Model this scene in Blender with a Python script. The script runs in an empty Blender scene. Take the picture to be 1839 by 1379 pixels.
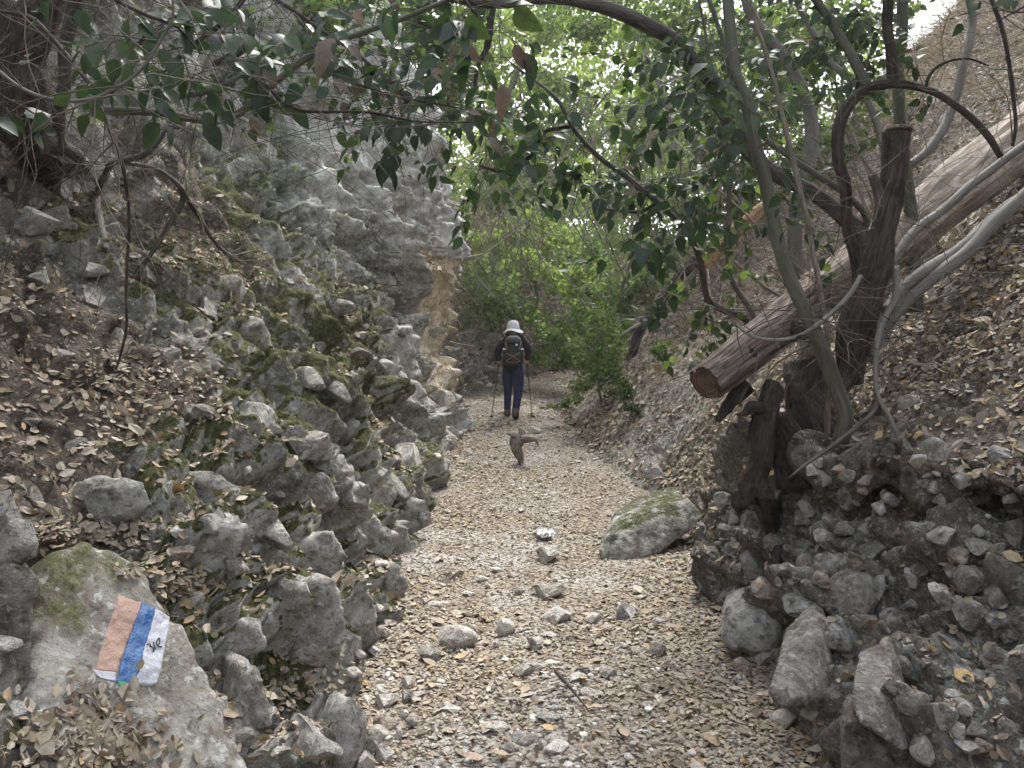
import bpy, math, random, time
import numpy as np
from mathutils import Vector, Matrix
from mathutils.bvhtree import BVHTree
T0 = time.time()
random.seed(7); rng = np.random.default_rng(7)
SC = bpy.context.scene; COL = SC.collection
F = 1389.0; HX, HY, EYE = 919.5, 620.0, 1.6
# ------------------------------------------------------------------ camera, sky, sun, exposure
cam = bpy.data.cameras.new('camera'); camo = bpy.data.objects.new('camera', cam); COL.objects.link(camo)
camo.location = (0, 0, EYE); camo.rotation_euler = (math.radians(90), 0, 0)
cam.sensor_width = 36; cam.lens = F / 1839 * 36; cam.shift_y = -69.5 / 1839
cam.clip_start = 0.05; cam.clip_end = 600
SC.camera = camo
w = bpy.data.worlds.new('World'); SC.world = w; w.use_nodes = True
wn = w.node_tree; bg = wn.nodes['Background']
sky = wn.nodes.new('ShaderNodeTexSky'); sky.sky_type = 'NISHITA'; sky.sun_disc = False
SUN_EL, SUN_ROT = math.radians(58), math.radians(20)
sky.sun_elevation = SUN_EL; sky.sun_rotation = SUN_ROT; sky.dust_density = 3.0
hs = wn.nodes.new('ShaderNodeHueSaturation'); hs.inputs['Saturation'].default_value = 0.30   # overcast veil
wn.links.new(sky.outputs[0], hs.inputs['Color']); wn.links.new(hs.outputs[0], bg.inputs['Color'])
bg.inputs['Strength'].default_value = 0.15
sl = bpy.data.lights.new('sun', 'SUN'); sl.energy = 1.3; sl.angle = math.radians(14); sl.color = (1, 0.965, 0.92)
so = bpy.data.objects.new('sun', sl); COL.objects.link(so)
sd = Vector((math.sin(SUN_ROT) * math.cos(SUN_EL), math.cos(SUN_ROT) * math.cos(SUN_EL), math.sin(SUN_EL)))
so.rotation_euler = sd.to_track_quat('Z', 'Y').to_euler(); so.location = (0, 0, 30)
SC.view_settings.view_transform = 'Standard'; SC.view_settings.look = 'None'
SC.view_settings.exposure = 1.98; SC.view_settings.gamma = 1; SC.view_settings.use_curve_mapping = False
SC.cycles.max_bounces = 6; SC.cycles.diffuse_bounces = 3; SC.cycles.glossy_bounces = 2
SC.cycles.transmission_bounces = 4; SC.cycles.transparent_max_bounces = 4

def P(px, py, Y): return np.array([(px - HX) * Y / F, Y, EYE + (HY - py) * Y / F])

# ------------------------------------------------------------------ noise (numpy)
def hsh(x, y, z, s=0):
    h = (x.astype(np.uint32) * np.uint32(374761393) + y.astype(np.uint32) * np.uint32(668265263)
         + z.astype(np.uint32) * np.uint32(2147483647) + np.uint32((s * 974634777 + 12345) & 0xffffffff))
    h = (h ^ (h >> np.uint32(13))) * np.uint32(1274126177)
    h = (h ^ (h >> np.uint32(15))) * np.uint32(2246822519)
    h ^= h >> np.uint32(16)
    return (h & np.uint32(0xffffff)).astype(np.float32) / np.float32(16777216)
def vnoise(p, s=0):
    i = np.floor(p).astype(np.int64); f = (p - i).astype(np.float32); u = f * f * (3 - 2 * f)
    i = i.astype(np.int32).view(np.uint32).reshape(i.shape) if False else (i & 0xffffffff).astype(np.uint32)
    x, y, z = i[:, 0], i[:, 1], i[:, 2]; o = np.uint32(1)
    def L(a, b, t): return a + (b - a) * t
    c = [hsh(x + dx * o, y + dy * o, z + dz * o, s) for dx in (0, 1) for dy in (0, 1) for dz in (0, 1)]
    a = L(L(c[0], c[1], u[:, 2]), L(c[2], c[3], u[:, 2]), u[:, 1])
    b = L(L(c[4], c[5], u[:, 2]), L(c[6], c[7], u[:, 2]), u[:, 1])
    return L(a, b, u[:, 0]) * 2 - 1
def fbm(p, sc, oct=4, s=0, rough=0.5):
    r = np.zeros(len(p), np.float32); a = 1.0; t = 0
    for k in range(oct):
        r += a * vnoise(p * sc + 17.3 * k, s + k); t += a; a *= rough; sc *= 2.03
    return r / t
def voro(p, s=0):
    ip = np.floor(p); f1 = np.full(len(p), 9, np.float32); f2 = f1.copy()
    cr = np.zeros((len(p), 3), np.float32); dv = np.zeros((len(p), 3), np.float32)
    for dx in (-1, 0, 1):
        for dy in (-1, 0, 1):
            for dz in (-1, 0, 1):
                c = ip + (dx, dy, dz); ci = (c.astype(np.int64) & 0xffffffff).astype(np.uint32)
                a, b, e = (hsh(ci[:, 0], ci[:, 1], ci[:, 2], s + k) for k in (1, 2, 3))
                q = (c + np.stack([a, b, e], 1)) - p; d = np.sqrt((q * q).sum(1)).astype(np.float32)
                n = d < f1
                f2 = np.where(n, f1, np.minimum(f2, d)); f1 = np.where(n, d, f1)
                cr[n] = np.stack([a, b, e], 1)[n]; dv[n] = q[n]
    return f1, f2, cr, dv
def sst(a, b, x): t = np.clip((x - a) / (b - a), 0, 1); return t * t * (3 - 2 * t)

# ------------------------------------------------------------------ materials
class NT:
    def __init__(s, name):
        s.m = bpy.data.materials.new(name); s.m.use_nodes = True; s.t = s.m.node_tree
        s.t.nodes.clear(); s.out = s.t.nodes.new('ShaderNodeOutputMaterial')
        s.geo = s.t.nodes.new('ShaderNodeNewGeometry').outputs
        s.oi = s.t.nodes.new('ShaderNodeObjectInfo').outputs
    def put(s, sock, v):
        if isinstance(v, bpy.types.NodeSocket): s.t.links.new(v, sock)
        elif isinstance(v, (tuple, list)) and len(v) == 3 and sock.type == 'RGBA': sock.default_value = (*v, 1)
        else: sock.default_value = v
    def node(s, ty, **k):
        n = s.t.nodes.new(ty)
        for a, v in k.items():
            if a.startswith('_'): setattr(n, a[1:], v)
        for a, v in k.items():
            if not a.startswith('_'): s.put(n.inputs[a.replace('__', ' ')], v)
        return n
    def noise(s, vec, scale, detail=4, rough=0.55, dist=0.0):
        return s.node('ShaderNodeTexNoise', Vector=vec, Scale=scale, Detail=detail, Roughness=rough, Distortion=dist).outputs[0]
    def vor(s, vec, scale, feat='F1', out=0):
        return s.node('ShaderNodeTexVoronoi', _feature=feat, Vector=vec, Scale=scale).outputs[out]
    def ramp(s, f, a, b):
        n = s.t.nodes.new('ShaderNodeMapRange'); n.interpolation_type = 'SMOOTHSTEP'
        s.put(n.inputs[0], f); s.put(n.inputs[1], a); s.put(n.inputs[2], b); return n.outputs[0]
    def math(s, op, a, b=0.0):
        n = s.t.nodes.new('ShaderNodeMath'); n.operation = op; s.put(n.inputs[0], a); s.put(n.inputs[1], b); return n.outputs[0]
    def vm(s, op, a, b):
        n = s.t.nodes.new('ShaderNodeVectorMath'); n.operation = op; s.put(n.inputs[0], a); s.put(n.inputs[1], b); return n.outputs[0]
    def mix(s, f, a, b, mode='MIX'):
        n = s.t.nodes.new('ShaderNodeMix'); n.data_type = 'RGBA'; n.blend_type = mode
        s.put(n.inputs[0], f); s.put(n.inputs[6], a); s.put(n.inputs[7], b); return n.outputs[2]
    def attr(s, name): return s.node('ShaderNodeAttribute', _attribute_name=name).outputs
    def sep(s, c):
        n = s.t.nodes.new('ShaderNodeSeparateColor'); s.put(n.inputs[0], c); return n.outputs
    def bump(s, h, st=0.5, dist=0.01, nrm=None):
        n = s.node('ShaderNodeBump', Strength=st, Distance=dist, Height=h)
        if nrm: s.put(n.inputs['Normal'], nrm)
        return n.outputs[0]
    def bsdf(s, col, rough=0.85, nrm=None, spec=0.3, trans=None, tcol=None, metal=0.0):
        b = s.node('ShaderNodeBsdfPrincipled', **{'Base Color': col}, Roughness=rough, Metallic=metal)
        b.inputs['Specular IOR Level'].default_value = spec
        if nrm: s.put(b.inputs['Normal'], nrm)
        o = b.outputs[0]
        if trans is not None:
            t = s.node('ShaderNodeBsdfTranslucent', Color=tcol)
            x = s.t.nodes.new('ShaderNodeMixShader'); s.put(x.inputs[0], trans)
            s.t.links.new(o, x.inputs[1]); s.t.links.new(t.outputs[0], x.inputs[2]); o = x.outputs[0]
        s.t.links.new(o, s.out.inputs[0]); return s.m

def mat_terrain(name, light, dark, soil1, soil2, pa=(.47, .465, .445), pb=(.84, .83, .79)):
    n = NT(name); p = n.geo['Position']
    at = n.attr('mask'); c = n.sep(at['Color']); moss, soil, tan, pale = c[0], c[1], c[2], at['Alpha']
    n1 = n.noise(p, 1.7, 6, .6); n2 = n.noise(p, 9, 6, .65); n3 = n.noise(p, 45, 5, .6); n4 = n.noise(p, 3.3, 4, .6, .6)
    col = n.mix(n.ramp(n1, .36, .62), dark, light)
    col = n.mix(n.ramp(n2, .38, .68), n.mix(1.0, col, (.62, .6, .56), 'MULTIPLY'), col)
    col = n.mix(n.math('MULTIPLY', n.ramp(n3, .55, .68), .5), col, (.50, .50, .48))
    spots = n.math('MULTIPLY', n.ramp(n.noise(p, 34, 3, .55, .3), .58, .63), n.ramp(n4, .46, .6))
    col = n.mix(n.math('MULTIPLY', spots, .75), col, (.58, .60, .56))
    col = n.mix(n.math('MULTIPLY', n.ramp(n.noise(p, 5.2, 5, .7), .57, .68), .65), col, (.085, .07, .055))
    
    col = n.mix(n.math('MULTIPLY', n.ramp(n.noise(p, 28, 6, .75), .46, .36), .75), col, (.055, .052, .046))
    col = n.mix(n.math('MULTIPLY', n.ramp(n.noise(p, 13, 7, .75, .5), .53, .60), .55), col, (.56, .57, .54))
    col = n.mix(pale, col, n.mix(n.ramp(n2, .4, .66), pa, pb))
    so = n.mix(n.ramp(n.noise(p, 14, 6, .7), .35, .65), soil1, soil2)
    so = n.mix(n.math('MULTIPLY', n.ramp(n.noise(p, 55, 4, .6), .57, .64), .7), so, (.34, .31, .27))
    col = n.mix(n.ramp(n.math('ADD', soil, n.math('MULTIPLY', n.math('SUBTRACT', n2, .5), .9)), .38, .58), col, so)
    mo = n.mix(n.ramp(n3, .35, .65), (.038, .044, .017), (.115, .120, .050))
    col = n.mix(n.ramp(n.math('ADD', moss, n.math('MULTIPLY', n.math('SUBTRACT', n2, .5), 1.3)), .5, .7), col, mo)
    tz = n.node('ShaderNodeSeparateXYZ', Vector=p).outputs[2]
    tc = n.mix(n.ramp(n.math('ADD', tz, n.math('MULTIPLY', n1, 1.2)), 1.7, 3.0), n.mix(n.ramp(n2, .35, .65), (.50, .40, .28), (.78, .70, .56)), n.mix(n.ramp(n2, .35, .65), (.50, .39, .26), (.76, .64, .47)))
    tc = n.mix(n.math('MULTIPLY', n.ramp(n.vor(p, 3.2, 'DISTANCE_TO_EDGE'), .03, .0), .6), tc, (.16, .11, .07))
    tc = n.mix(n.math('MULTIPLY', n.ramp(n4, .55, .68), .5), tc, (.30, .28, .24))
    col = n.mix(n.ramp(n.math('ADD', tan, n.math('MULTIPLY', n.math('SUBTRACT', n2, .5), .8)), .4, .6), col, tc)
    h = n.math('ADD', n.math('MULTIPLY', n2, 1.0), n.math('ADD', n.math('MULTIPLY', n3, .5), n.math('MULTIPLY', n.noise(p, 160, 4, .7), .3)))
    hb = n.math('ADD', n.noise(p, 4.2, 9, .62, .4), n.math('MULTIPLY', n.vor(n.vm('ADD', p, n.node('ShaderNodeTexNoise', Vector=p, Scale=3.0).outputs[1]), 6.5), .35))
    return n.bsdf(col, .9, n.bump(h, .85, .035, n.bump(hb, .8, .16)), .2)
M = {}
M['rock'] = mat_terrain('limestone', (.54, .54, .50), (.22, .22, .20), (.055, .046, .038), (.145, .12, .095))
M['bank'] = mat_terrain('bank_earth', (.34, .33, .30), (.14, .132, .12), (.045, .038, .032), (.15, .125, .10), (.27, .225, .17), (.46, .40, .315))
def mat_path():
    n = NT('path_ground'); p = n.geo['Position']
    a = n.noise(p, 2.2, 5, .6); b = n.noise(p, 22, 6, .7)
    v = n.node('ShaderNodeTexVoronoi', Vector=p, Scale=42.0); vc = n.sep(v.outputs[1])
    frag = n.mix(vc[0], (.13, .105, .08), (.30, .255, .20))
    grit = n.mix(n.ramp(b, .35, .7), (.18, .165, .15), (.44, .42, .39))
    col = n.mix(n.ramp(a, .40, .62), frag, grit)
    col = n.mix(n.ramp(v.outputs[0], .5, .72), col, (.07, .055, .04))
    h = n.math('ADD', n.math('MULTIPLY', v.outputs[0], -.6), b)
    return n.bsdf(col, .92, n.bump(h, .8, .02), .15)
M['path'] = mat_path()
def mat_stone(name, light, dark, moss=0.0):
    n = NT(name); p = n.geo['Position']; nz = n.node('ShaderNodeSeparateXYZ', Vector=n.geo['Normal']).outputs[2]
    n2 = n.noise(p, 11, 6, .65); n3 = n.noise(p, 55, 5, .65); r = n.oi['Random']
    col = n.mix(n.ramp(n2, .3, .68), dark, light)
    col = n.mix(n.math('MULTIPLY', n.ramp(n.noise(p, 6, 4, .7), .55, .66), .6), col, (.11, .09, .07))
    col = n.mix(n.math('MULTIPLY', n.ramp(n.noise(p, 36, 3, .55, .3), .60, .65), .5), col, (.60, .61, .58))
    col = n.mix(1.0, col, n.mix(r, (.72, .70, .66), (1.12, 1.1, 1.08)), 'MULTIPLY')
    if moss:
        f = n.math('ADD', n.math('MULTIPLY', nz, .35), n.math('ADD', n.noise(p, 4.5, 6, .7), moss - .5))
        col = n.mix(n.ramp(f, .62, .78), col, n.mix(n.ramp(n3, .35, .65), (.032, .040, .014), (.11, .12, .04)))
    col = n.mix(n.math('MULTIPLY', n.ramp(n.noise(p, 30, 6, .75), .46, .36), .7), col, tuple(x * .3 for x in dark))
    col = n.mix(n.math('MULTIPLY', n.ramp(n.noise(p, 15, 7, .75, .5), .53, .60), .5), col, tuple(min(.75, x * 1.5) for x in light))
    col = n.mix(n.math('MULTIPLY', n.ramp(n.math('ADD', n.noise(p, 8, 5, .7), n.math('MULTIPLY', nz, .06)), .56, .64), .55), col, (.12, .098, .078))
    hb = n.noise(p, 7, 8, .65, .6)
    h = n.math('ADD', n2, n.math('ADD', n.math('MULTIPLY', n3, .6), n.math('MULTIPLY', n.noise(p, 170, 3, .7), .3)))
    return n.bsdf(col, .9, n.bump(h, .9, .028, n.bump(hb, .8, .09)), .2)
M['stone'] = mat_stone('grey_limestone', (.56, .55, .52), (.30, .295, .28))
M['stone_pale'] = mat_stone('pale_limestone', (.78, .75, .70), (.52, .49, .45))
M['stone_dark'] = mat_stone('dark_limestone', (.38, .37, .345), (.18, .175, .16), .02)
M['stone_pink'] = mat_stone('pinkish_limestone', (.56, .48, .42), (.34, .28, .24))
M['stone_moss'] = mat_stone('mossy_limestone', (.52, .525, .49), (.26, .26, .245), .2)
def mat_bark(name, c1, c2, sc=1.0, rough=.8, lich=None, bs=.7, bd=.006):
    n = NT(name); t = n.attr('tc')['Vector']; p = n.geo['Position']
    a = n.noise(n.vm('MULTIPLY', t, (60 * sc, 60 * sc, 7 * sc)), 1, 6, .65, .8); b = n.noise(p, 9, 5, .6)
    col = n.mix(n.ramp(a, .3, .7), c1, c2)
    col = n.mix(n.math('MULTIPLY', n.ramp(b, .5, .66), .6), col, lich or tuple(x * .5 for x in c1))
    return n.bsdf(col, rough, n.bump(a, bs, bd), .25)
M['bark_olive'] = mat_bark('smooth_olive_bark', (.058, .056, .046), (.135, .130, .108), .4, .7, (.07, .085, .04), .3)
M['bark_grey'] = mat_bark('smooth_grey_bark', (.095, .09, .082), (.185, .178, .165), .4, .7, (.085, .085, .07), .3)
M['bark_dark'] = mat_bark('dark_cracked_bark', (.020, .016, .014), (.085, .072, .063), 1, .85, None, 1, .012)
M['bark_black'] = mat_bark('rotten_black_bark', (.012, .010, .009), (.055, .046, .040), 1, .9, None, 1, .02)
M['bark_arch'] = mat_bark('grey_cracked_bark', (.042, .038, .034), (.135, .125, .115), .8, .8, None, 1, .01)
M['bark_back'] = mat_bark('distant_bark', (.11, .095, .075), (.24, .21, .18), .5)
M['twig'] = mat_bark('dry_twig', (.10, .085, .07), (.27, .235, .20), 1, .9, None, .3)
M['twig_dark'] = mat_bark('dark_twig', (.035, .028, .024), (.10, .085, .075), 1, .8, None, .3)
M['log_wood'] = mat_bark('weathered_red_wood', (.06, .044, .038), (.34, .28, .25), .55, .9, (.13, .085, .065), 1, .02)
M['log_grey'] = mat_bark('weathered_grey_wood', (.13, .10, .08), (.38, .33, .28), .5, .9, (.20, .15, .11), 1, .02)
M['log_end'] = mat_bark('sawn_log_end', (.045, .032, .025), (.17, .125, .095), 1.6, .95)
M['tan_wood'] = mat_bark('split_tan_wood', (.22, .13, .07), (.45, .30, .18), .6, .9)
def mat_leaf(name, cols, tcol, trans, rough=.5, spec=.4, use_obj=False, bump=True):
    n = NT(name)
    r = n.oi['Random'] if use_obj else n.attr('rnd')['Fac']
    cr = n.t.nodes.new('ShaderNodeValToRGB'); cr.color_ramp.interpolation = 'LINEAR'
    e = cr.color_ramp.elements
    while len(e) < len(cols): e.new(.5)
    for k, c in enumerate(cols): e[k].position = k / (len(cols) - 1); e[k].color = (*c, 1)
    n.put(cr.inputs[0], r); col = cr.outputs[0]
    q = n.noise(n.geo['Position'], 60, 3, .6)
    col = n.mix(.5, col, n.mix(n.ramp(q, .3, .7), (.6, .6, .6), (1.25, 1.25, 1.2)), 'MULTIPLY')
    tc = n.mix(1.0, col, tcol, 'MULTIPLY')
    return n.bsdf(col, rough, None, spec, trans, tc)
M['litter'] = mat_leaf('fallen_leaf', [(.12, .09, .07), (.21, .17, .13), (.34, .29, .225), (.27, .22, .16), (.39, .34, .27), (.24, .21, .175), (.40, .35, .28), (.35, .24, .135), (.24, .225, .15), (.46, .41, .34), (.30, .27, .235)], (.8, .7, .5), .12, .7, .25)
M['litter_grey'] = mat_leaf('grey_fallen_leaf', [(.09, .07, .06), (.24, .20, .17), (.36, .30, .24), (.16, .13, .12), (.42, .36, .28), (.34, .31, .28), (.46, .33, .15), (.28, .25, .22)], (.8, .7, .5), .1, .65, .3)
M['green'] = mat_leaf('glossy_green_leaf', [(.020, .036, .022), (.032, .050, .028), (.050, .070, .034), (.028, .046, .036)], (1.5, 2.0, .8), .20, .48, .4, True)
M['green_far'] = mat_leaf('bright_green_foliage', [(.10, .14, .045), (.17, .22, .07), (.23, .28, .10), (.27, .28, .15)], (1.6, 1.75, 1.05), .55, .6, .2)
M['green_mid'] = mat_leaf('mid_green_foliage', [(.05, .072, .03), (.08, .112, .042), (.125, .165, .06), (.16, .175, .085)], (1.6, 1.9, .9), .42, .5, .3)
M['fern'] = mat_leaf('fern_green', [(.06, .09, .03), (.11, .16, .05), (.17, .19, .08)], (1.2, 1.4, .7), .35, .6, .2)
M['brown_leaf'] = mat_leaf('dead_hanging_leaf', [(.13, .10, .085), (.19, .145, .12), (.10, .078, .066)], (.9, .8, .7), .12, .6, .3, True)
M['straw'] = mat_leaf('dry_stalk', [(.13, .10, .075), (.28, .23, .18), (.44, .38, .30), (.20, .15, .115)], (1, .9, .7), .1, .8, .1)

# ------------------------------------------------------------------ object helpers
def tag(o, label=None, cat=None, group=None, kind=None):
    if label: o['label'] = label
    if cat: o['category'] = cat
    if group: o['group'] = group
    if kind: o['kind'] = kind
    return o
def thing(name, loc, label, cat, group=None):
    o = bpy.data.objects.new(name, None); o.empty_display_size = .05; COL.objects.link(o); o.location = tuple(float(x) for x in loc)
    return tag(o, label, cat, group)
def npmesh(name, V, Fq, mat, attrs=None, smooth=True):
    """V (n,3); Fq list of int arrays (m,k) with k=3 or 4"""
    me = bpy.data.meshes.new(name); V = np.asarray(V, np.float32)
    if not isinstance(Fq, (list, tuple)): Fq = [Fq]
    Fq = [np.asarray(f, np.int32) for f in Fq if len(f)]
    loops = np.concatenate([f.ravel() for f in Fq]); tot = np.concatenate([np.full(len(f), f.shape[1], np.int32) for f in Fq])
    st = np.concatenate([[0], np.cumsum(tot)[:-1]]).astype(np.int32)
    me.vertices.add(len(V)); me.vertices.foreach_set('co', V.ravel())
    me.loops.add(len(loops)); me.loops.foreach_set('vertex_index', loops)
    me.polygons.add(len(tot)); me.polygons.foreach_set('loop_start', st)
    me.polygons.foreach_set('use_smooth', np.full(len(tot), smooth))
    for k, a in (attrs or {}).items():
        a = np.asarray(a, np.float32)
        if a.ndim == 1: at = me.attributes.new(k, 'FLOAT', 'POINT'); at.data.foreach_set('value', a)
        elif a.shape[1] == 3: at = me.attributes.new(k, 'FLOAT_VECTOR', 'POINT'); at.data.foreach_set('vector', a.ravel())
        else: at = me.attributes.new(k, 'FLOAT_COLOR', 'POINT'); at.data.foreach_set('color', a.ravel())
    me.materials.append(mat); me.update(calc_edges=True); return me
def obj(name, me, parent=None, loc=None):
    o = bpy.data.objects.new(name, me); COL.objects.link(o)
    if parent: o.parent = parent
    if loc is not None: o.location = tuple(float(x) for x in loc)
    return o
def local(o): return np.array(o.location, np.float32) if o is not None else np.zeros(3, np.float32)
def resample(pts, rad, step):
    pts = np.asarray(pts, float); rad = np.asarray(rad, float); n = len(pts)
    if n > 2:
        t = np.arange(n); tt = np.linspace(0, n - 1, (n - 1) * 8 + 1); out = []
        ext = np.vstack([2 * pts[0] - pts[1], pts, 2 * pts[-1] - pts[-2]])
        for x in tt:
            i = min(int(x), n - 2); u = x - i; a, b, c, d = ext[i:i + 4]
            out.append(.5 * ((2 * b) + (c - a) * u + (2 * a - 5 * b + 4 * c - d) * u * u + (3 * b - a - 3 * c + d) * u ** 3))
        pts = np.array(out); rad = np.interp(tt, t, rad)
    s = np.concatenate([[0], np.cumsum(np.linalg.norm(np.diff(pts, axis=0), axis=1))])
    m = max(3, int(s[-1] / step) + 1); q = np.linspace(0, s[-1], m)
    return np.stack([np.interp(q, s, pts[:, k]) for k in range(3)], 1), np.interp(q, s, rad), q
class MB:
    def __init__(s): s.V = []; s.Q = []; s.T = []; s.tc = []; s.rn = []; s.n = 0
    def add(s, V, Q=None, T=None, tc=None, rn=None):
        V = np.asarray(V, np.float32)
        s.V.append(V); s.tc.append(V if tc is None else np.asarray(tc, np.float32))
        s.rn.append(np.full(len(V), random.random(), np.float32) if rn is None else np.asarray(rn, np.float32))
        if Q is not None and len(Q): s.Q.append(np.asarray(Q) + s.n)
        if T is not None and len(T): s.T.append(np.asarray(T) + s.n)
        s.n += len(V); return s
    def tube(s, pts, rad, sides=8, step=.04, rough=0.0, freq=18, wob=0.0, cap=True, seed=0):
        if np.isscalar(rad): rad = [rad] * len(pts)
        p, r, q = resample(pts, rad, step); m = len(p)
        if wob: p = p + np.stack([fbm(p + 50 * k, 3.0, 2, seed + k) for k in range(3)], 1) * wob
        t = np.gradient(p, axis=0); t /= np.linalg.norm(t, axis=1)[:, None] + 1e-9
        u = np.cross(t[0], (0, 0, 1.)); 
        if np.linalg.norm(u) < .1: u = np.cross(t[0], (1., 0, 0))
        U = []
        for k in range(m):
            u = u - t[k] * u.dot(t[k]); u = u / np.linalg.norm(u); U.append(u)
        U = np.array(U); W = np.cross(t, U); a = np.linspace(0, 2 * math.pi, sides, endpoint=False)
        ca, sa = np.cos(a), np.sin(a)
        D = (U[:, None, :] * ca[None, :, None] + W[:, None, :] * sa[None, :, None])
        V = p[:, None, :] + D * r[:, None, None]
        tc = np.stack([np.broadcast_to(ca * 1.0, (m, sides)) * r[:, None], np.broadcast_to(sa, (m, sides)) * r[:, None], np.broadcast_to(q[:, None], (m, sides))], 2).reshape(-1, 3)
        V = V.reshape(-1, 3)
        if rough:
            nz = fbm(tc * (freq, freq, freq * .35) + seed * 3.1, 1, 3, seed)
            V = V + D.reshape(-1, 3) * (nz * np.repeat(r, sides) * rough)[:, None]
        i = np.arange(m - 1)[:, None] * sides; j = np.arange(sides)[None, :]; k = (j + 1) % sides
        Q = np.stack([i + j, i + k, i + sides + k, i + sides + j], 2).reshape(-1, 4)
        T = []
        if cap:
            V = np.vstack([V, p[0], p[-1]]); tc = np.vstack([tc, tc[0] * 0, tc[-1] * (0, 0, 1)]); c0 = m * sides
            T = [(c0, (x + 1) % sides, x) for x in range(sides)] + [(c0 + 1, (m - 1) * sides + x, (m - 1) * sides + (x + 1) % sides) for x in range(sides)]
        s.add(V, Q, T, tc + seed * .37); return p, r, t
    def build(s, name, mat, parent=None, smooth=True, off=None):
        if not s.n: return None
        V = np.vstack(s.V) - (local(parent) if off is None else np.asarray(off, np.float32))
        me = npmesh(name, V, [np.vstack(x) for x in (s.Q, s.T) if x], mat, {'tc': np.vstack(s.tc), 'rnd': np.concatenate(s.rn)}, smooth)
        o = obj(name, me, parent)
        if parent is None and off is not None: o.location = tuple(float(x) for x in off)
        return o

# ------------------------------------------------------------------ terrain sheets
LS = {
 -4: [(-.9,-.2),(-1.1,.1),(-1.4,.5),(-1.8,1.0),(-2.3,1.6),(-3.0,2.4),(-3.8,3.4),(-4.6,4.6),(-6,6.5)],
 1.5: [(-.78,-.2),(-.86,.05),(-1.0,.3),(-1.2,.52),(-1.5,.75),(-1.9,1.2),(-2.4,1.9),(-3.0,3.0),(-3.9,4.7)],
 2.4: [(-.74,-.2),(-.82,.05),(-1.0,.28),(-1.26,.55),(-1.5,.84),(-1.8,1.1),(-2.3,1.75),(-3.0,2.9),(-4,4.8)],
 3.2: [(-.72,-.15),(-.85,.15),(-1.05,.5),(-1.25,.85),(-1.6,1.08),(-2.0,1.38),(-2.6,2.0),(-3.2,3.2),(-4.2,5)],
 4.2: [(-.75,-.15),(-.88,.25),(-1.05,.7),(-1.3,1.1),(-1.75,1.42),(-2.3,1.85),(-2.9,2.5),(-3.4,3.6),(-4.4,5.4)],
 5.3: [(-.68,-.1),(-.85,.3),(-1.0,.85),(-1.35,1.4),(-1.9,1.9),(-2.5,2.4),(-2.9,3.1),(-3.4,4.2),(-4.4,6)],
 6.8: [(-.73,-.1),(-.9,.4),(-1.1,1.0),(-1.5,1.8),(-2.0,2.4),(-2.5,3.0),(-2.9,3.8),(-3.3,5),(-4.2,7.2)],
 8.3: [(-.88,0),(-1.0,.5),(-1.15,1.2),(-1.45,2.1),(-1.75,2.8),(-2.1,3.5),(-2.5,4.5),(-3,5.9),(-4,8.2)],
 9.6: [(-.85,.1),(-1.0,.6),(-1.25,1.2),(-1.42,2.0),(-1.25,2.75),(-1.45,3.4),(-1.85,4.6),(-2.5,6.2),(-3.5,8.8)],
 10.2:[(-.82,.15),(-1.05,.55),(-1.35,1.1),(-1.55,2.0),(-1.3,2.75),(-1.15,3.4),(-1.35,4.5),(-2.1,6.2),(-3.1,9)],
 11.7:[(-.72,.18),(-.86,.55),(-.98,1.15),(-1.05,2.0),(-.86,3.0),(-.92,3.6),(-1.1,4.6),(-1.8,6.2),(-2.8,9)],
 12.4:[(-.9,.25),(-1.0,.6),(-1.12,1.2),(-1.2,2.0),(-1.0,3.0),(-1.1,3.6),(-1.35,4.6),(-2.0,6.2),(-3,9)],
 13.5:[(-1.2,.3),(-1.4,.8),(-1.6,1.4),(-1.8,2.2),(-1.9,3.0),(-2.0,3.8),(-2.4,4.8),(-3,6),(-4,8)],
 16: [(-1.0,.45),(-1.15,1.0),(-1.4,1.6),(-1.7,2.4),(-2.1,3.2),(-2.6,4.0),(-3.2,5),(-4,6.2),(-5,8)],
 18: [(-.6,.55),(-.7,1.0),(-.9,1.6),(-1.3,2.4),(-1.8,3.2),(-2.4,4),(-3.2,5),(-4.2,6.2),(-5.2,8)],
 20.5:[(.7,.7),(.6,1.1),(.3,1.7),(-.2,2.4),(-.8,3.1),(-1.5,3.8),(-2.4,4.6),(-3.5,5.6),(-5,7)],
 23: [(3,.9),(2.9,1.3),(2.5,1.9),(1.9,2.6),(1.2,3.2),(.4,3.8),(-.6,4.5),(-2,5.2),(-4,6.5)],
 27: [(6.5,1.1),(6.2,1.6),(5.8,2.2),(5.2,2.9),(4.4,3.5),(3.4,4.1),(2.2,4.8),(.5,5.5),(-2,6.5)],
 33: [(14,1.5),(13,2.2),(12,3),(11,3.8),(9.5,4.6),(8,5.2),(6,5.8),(3,6.3),(-1,7)]}
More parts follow.
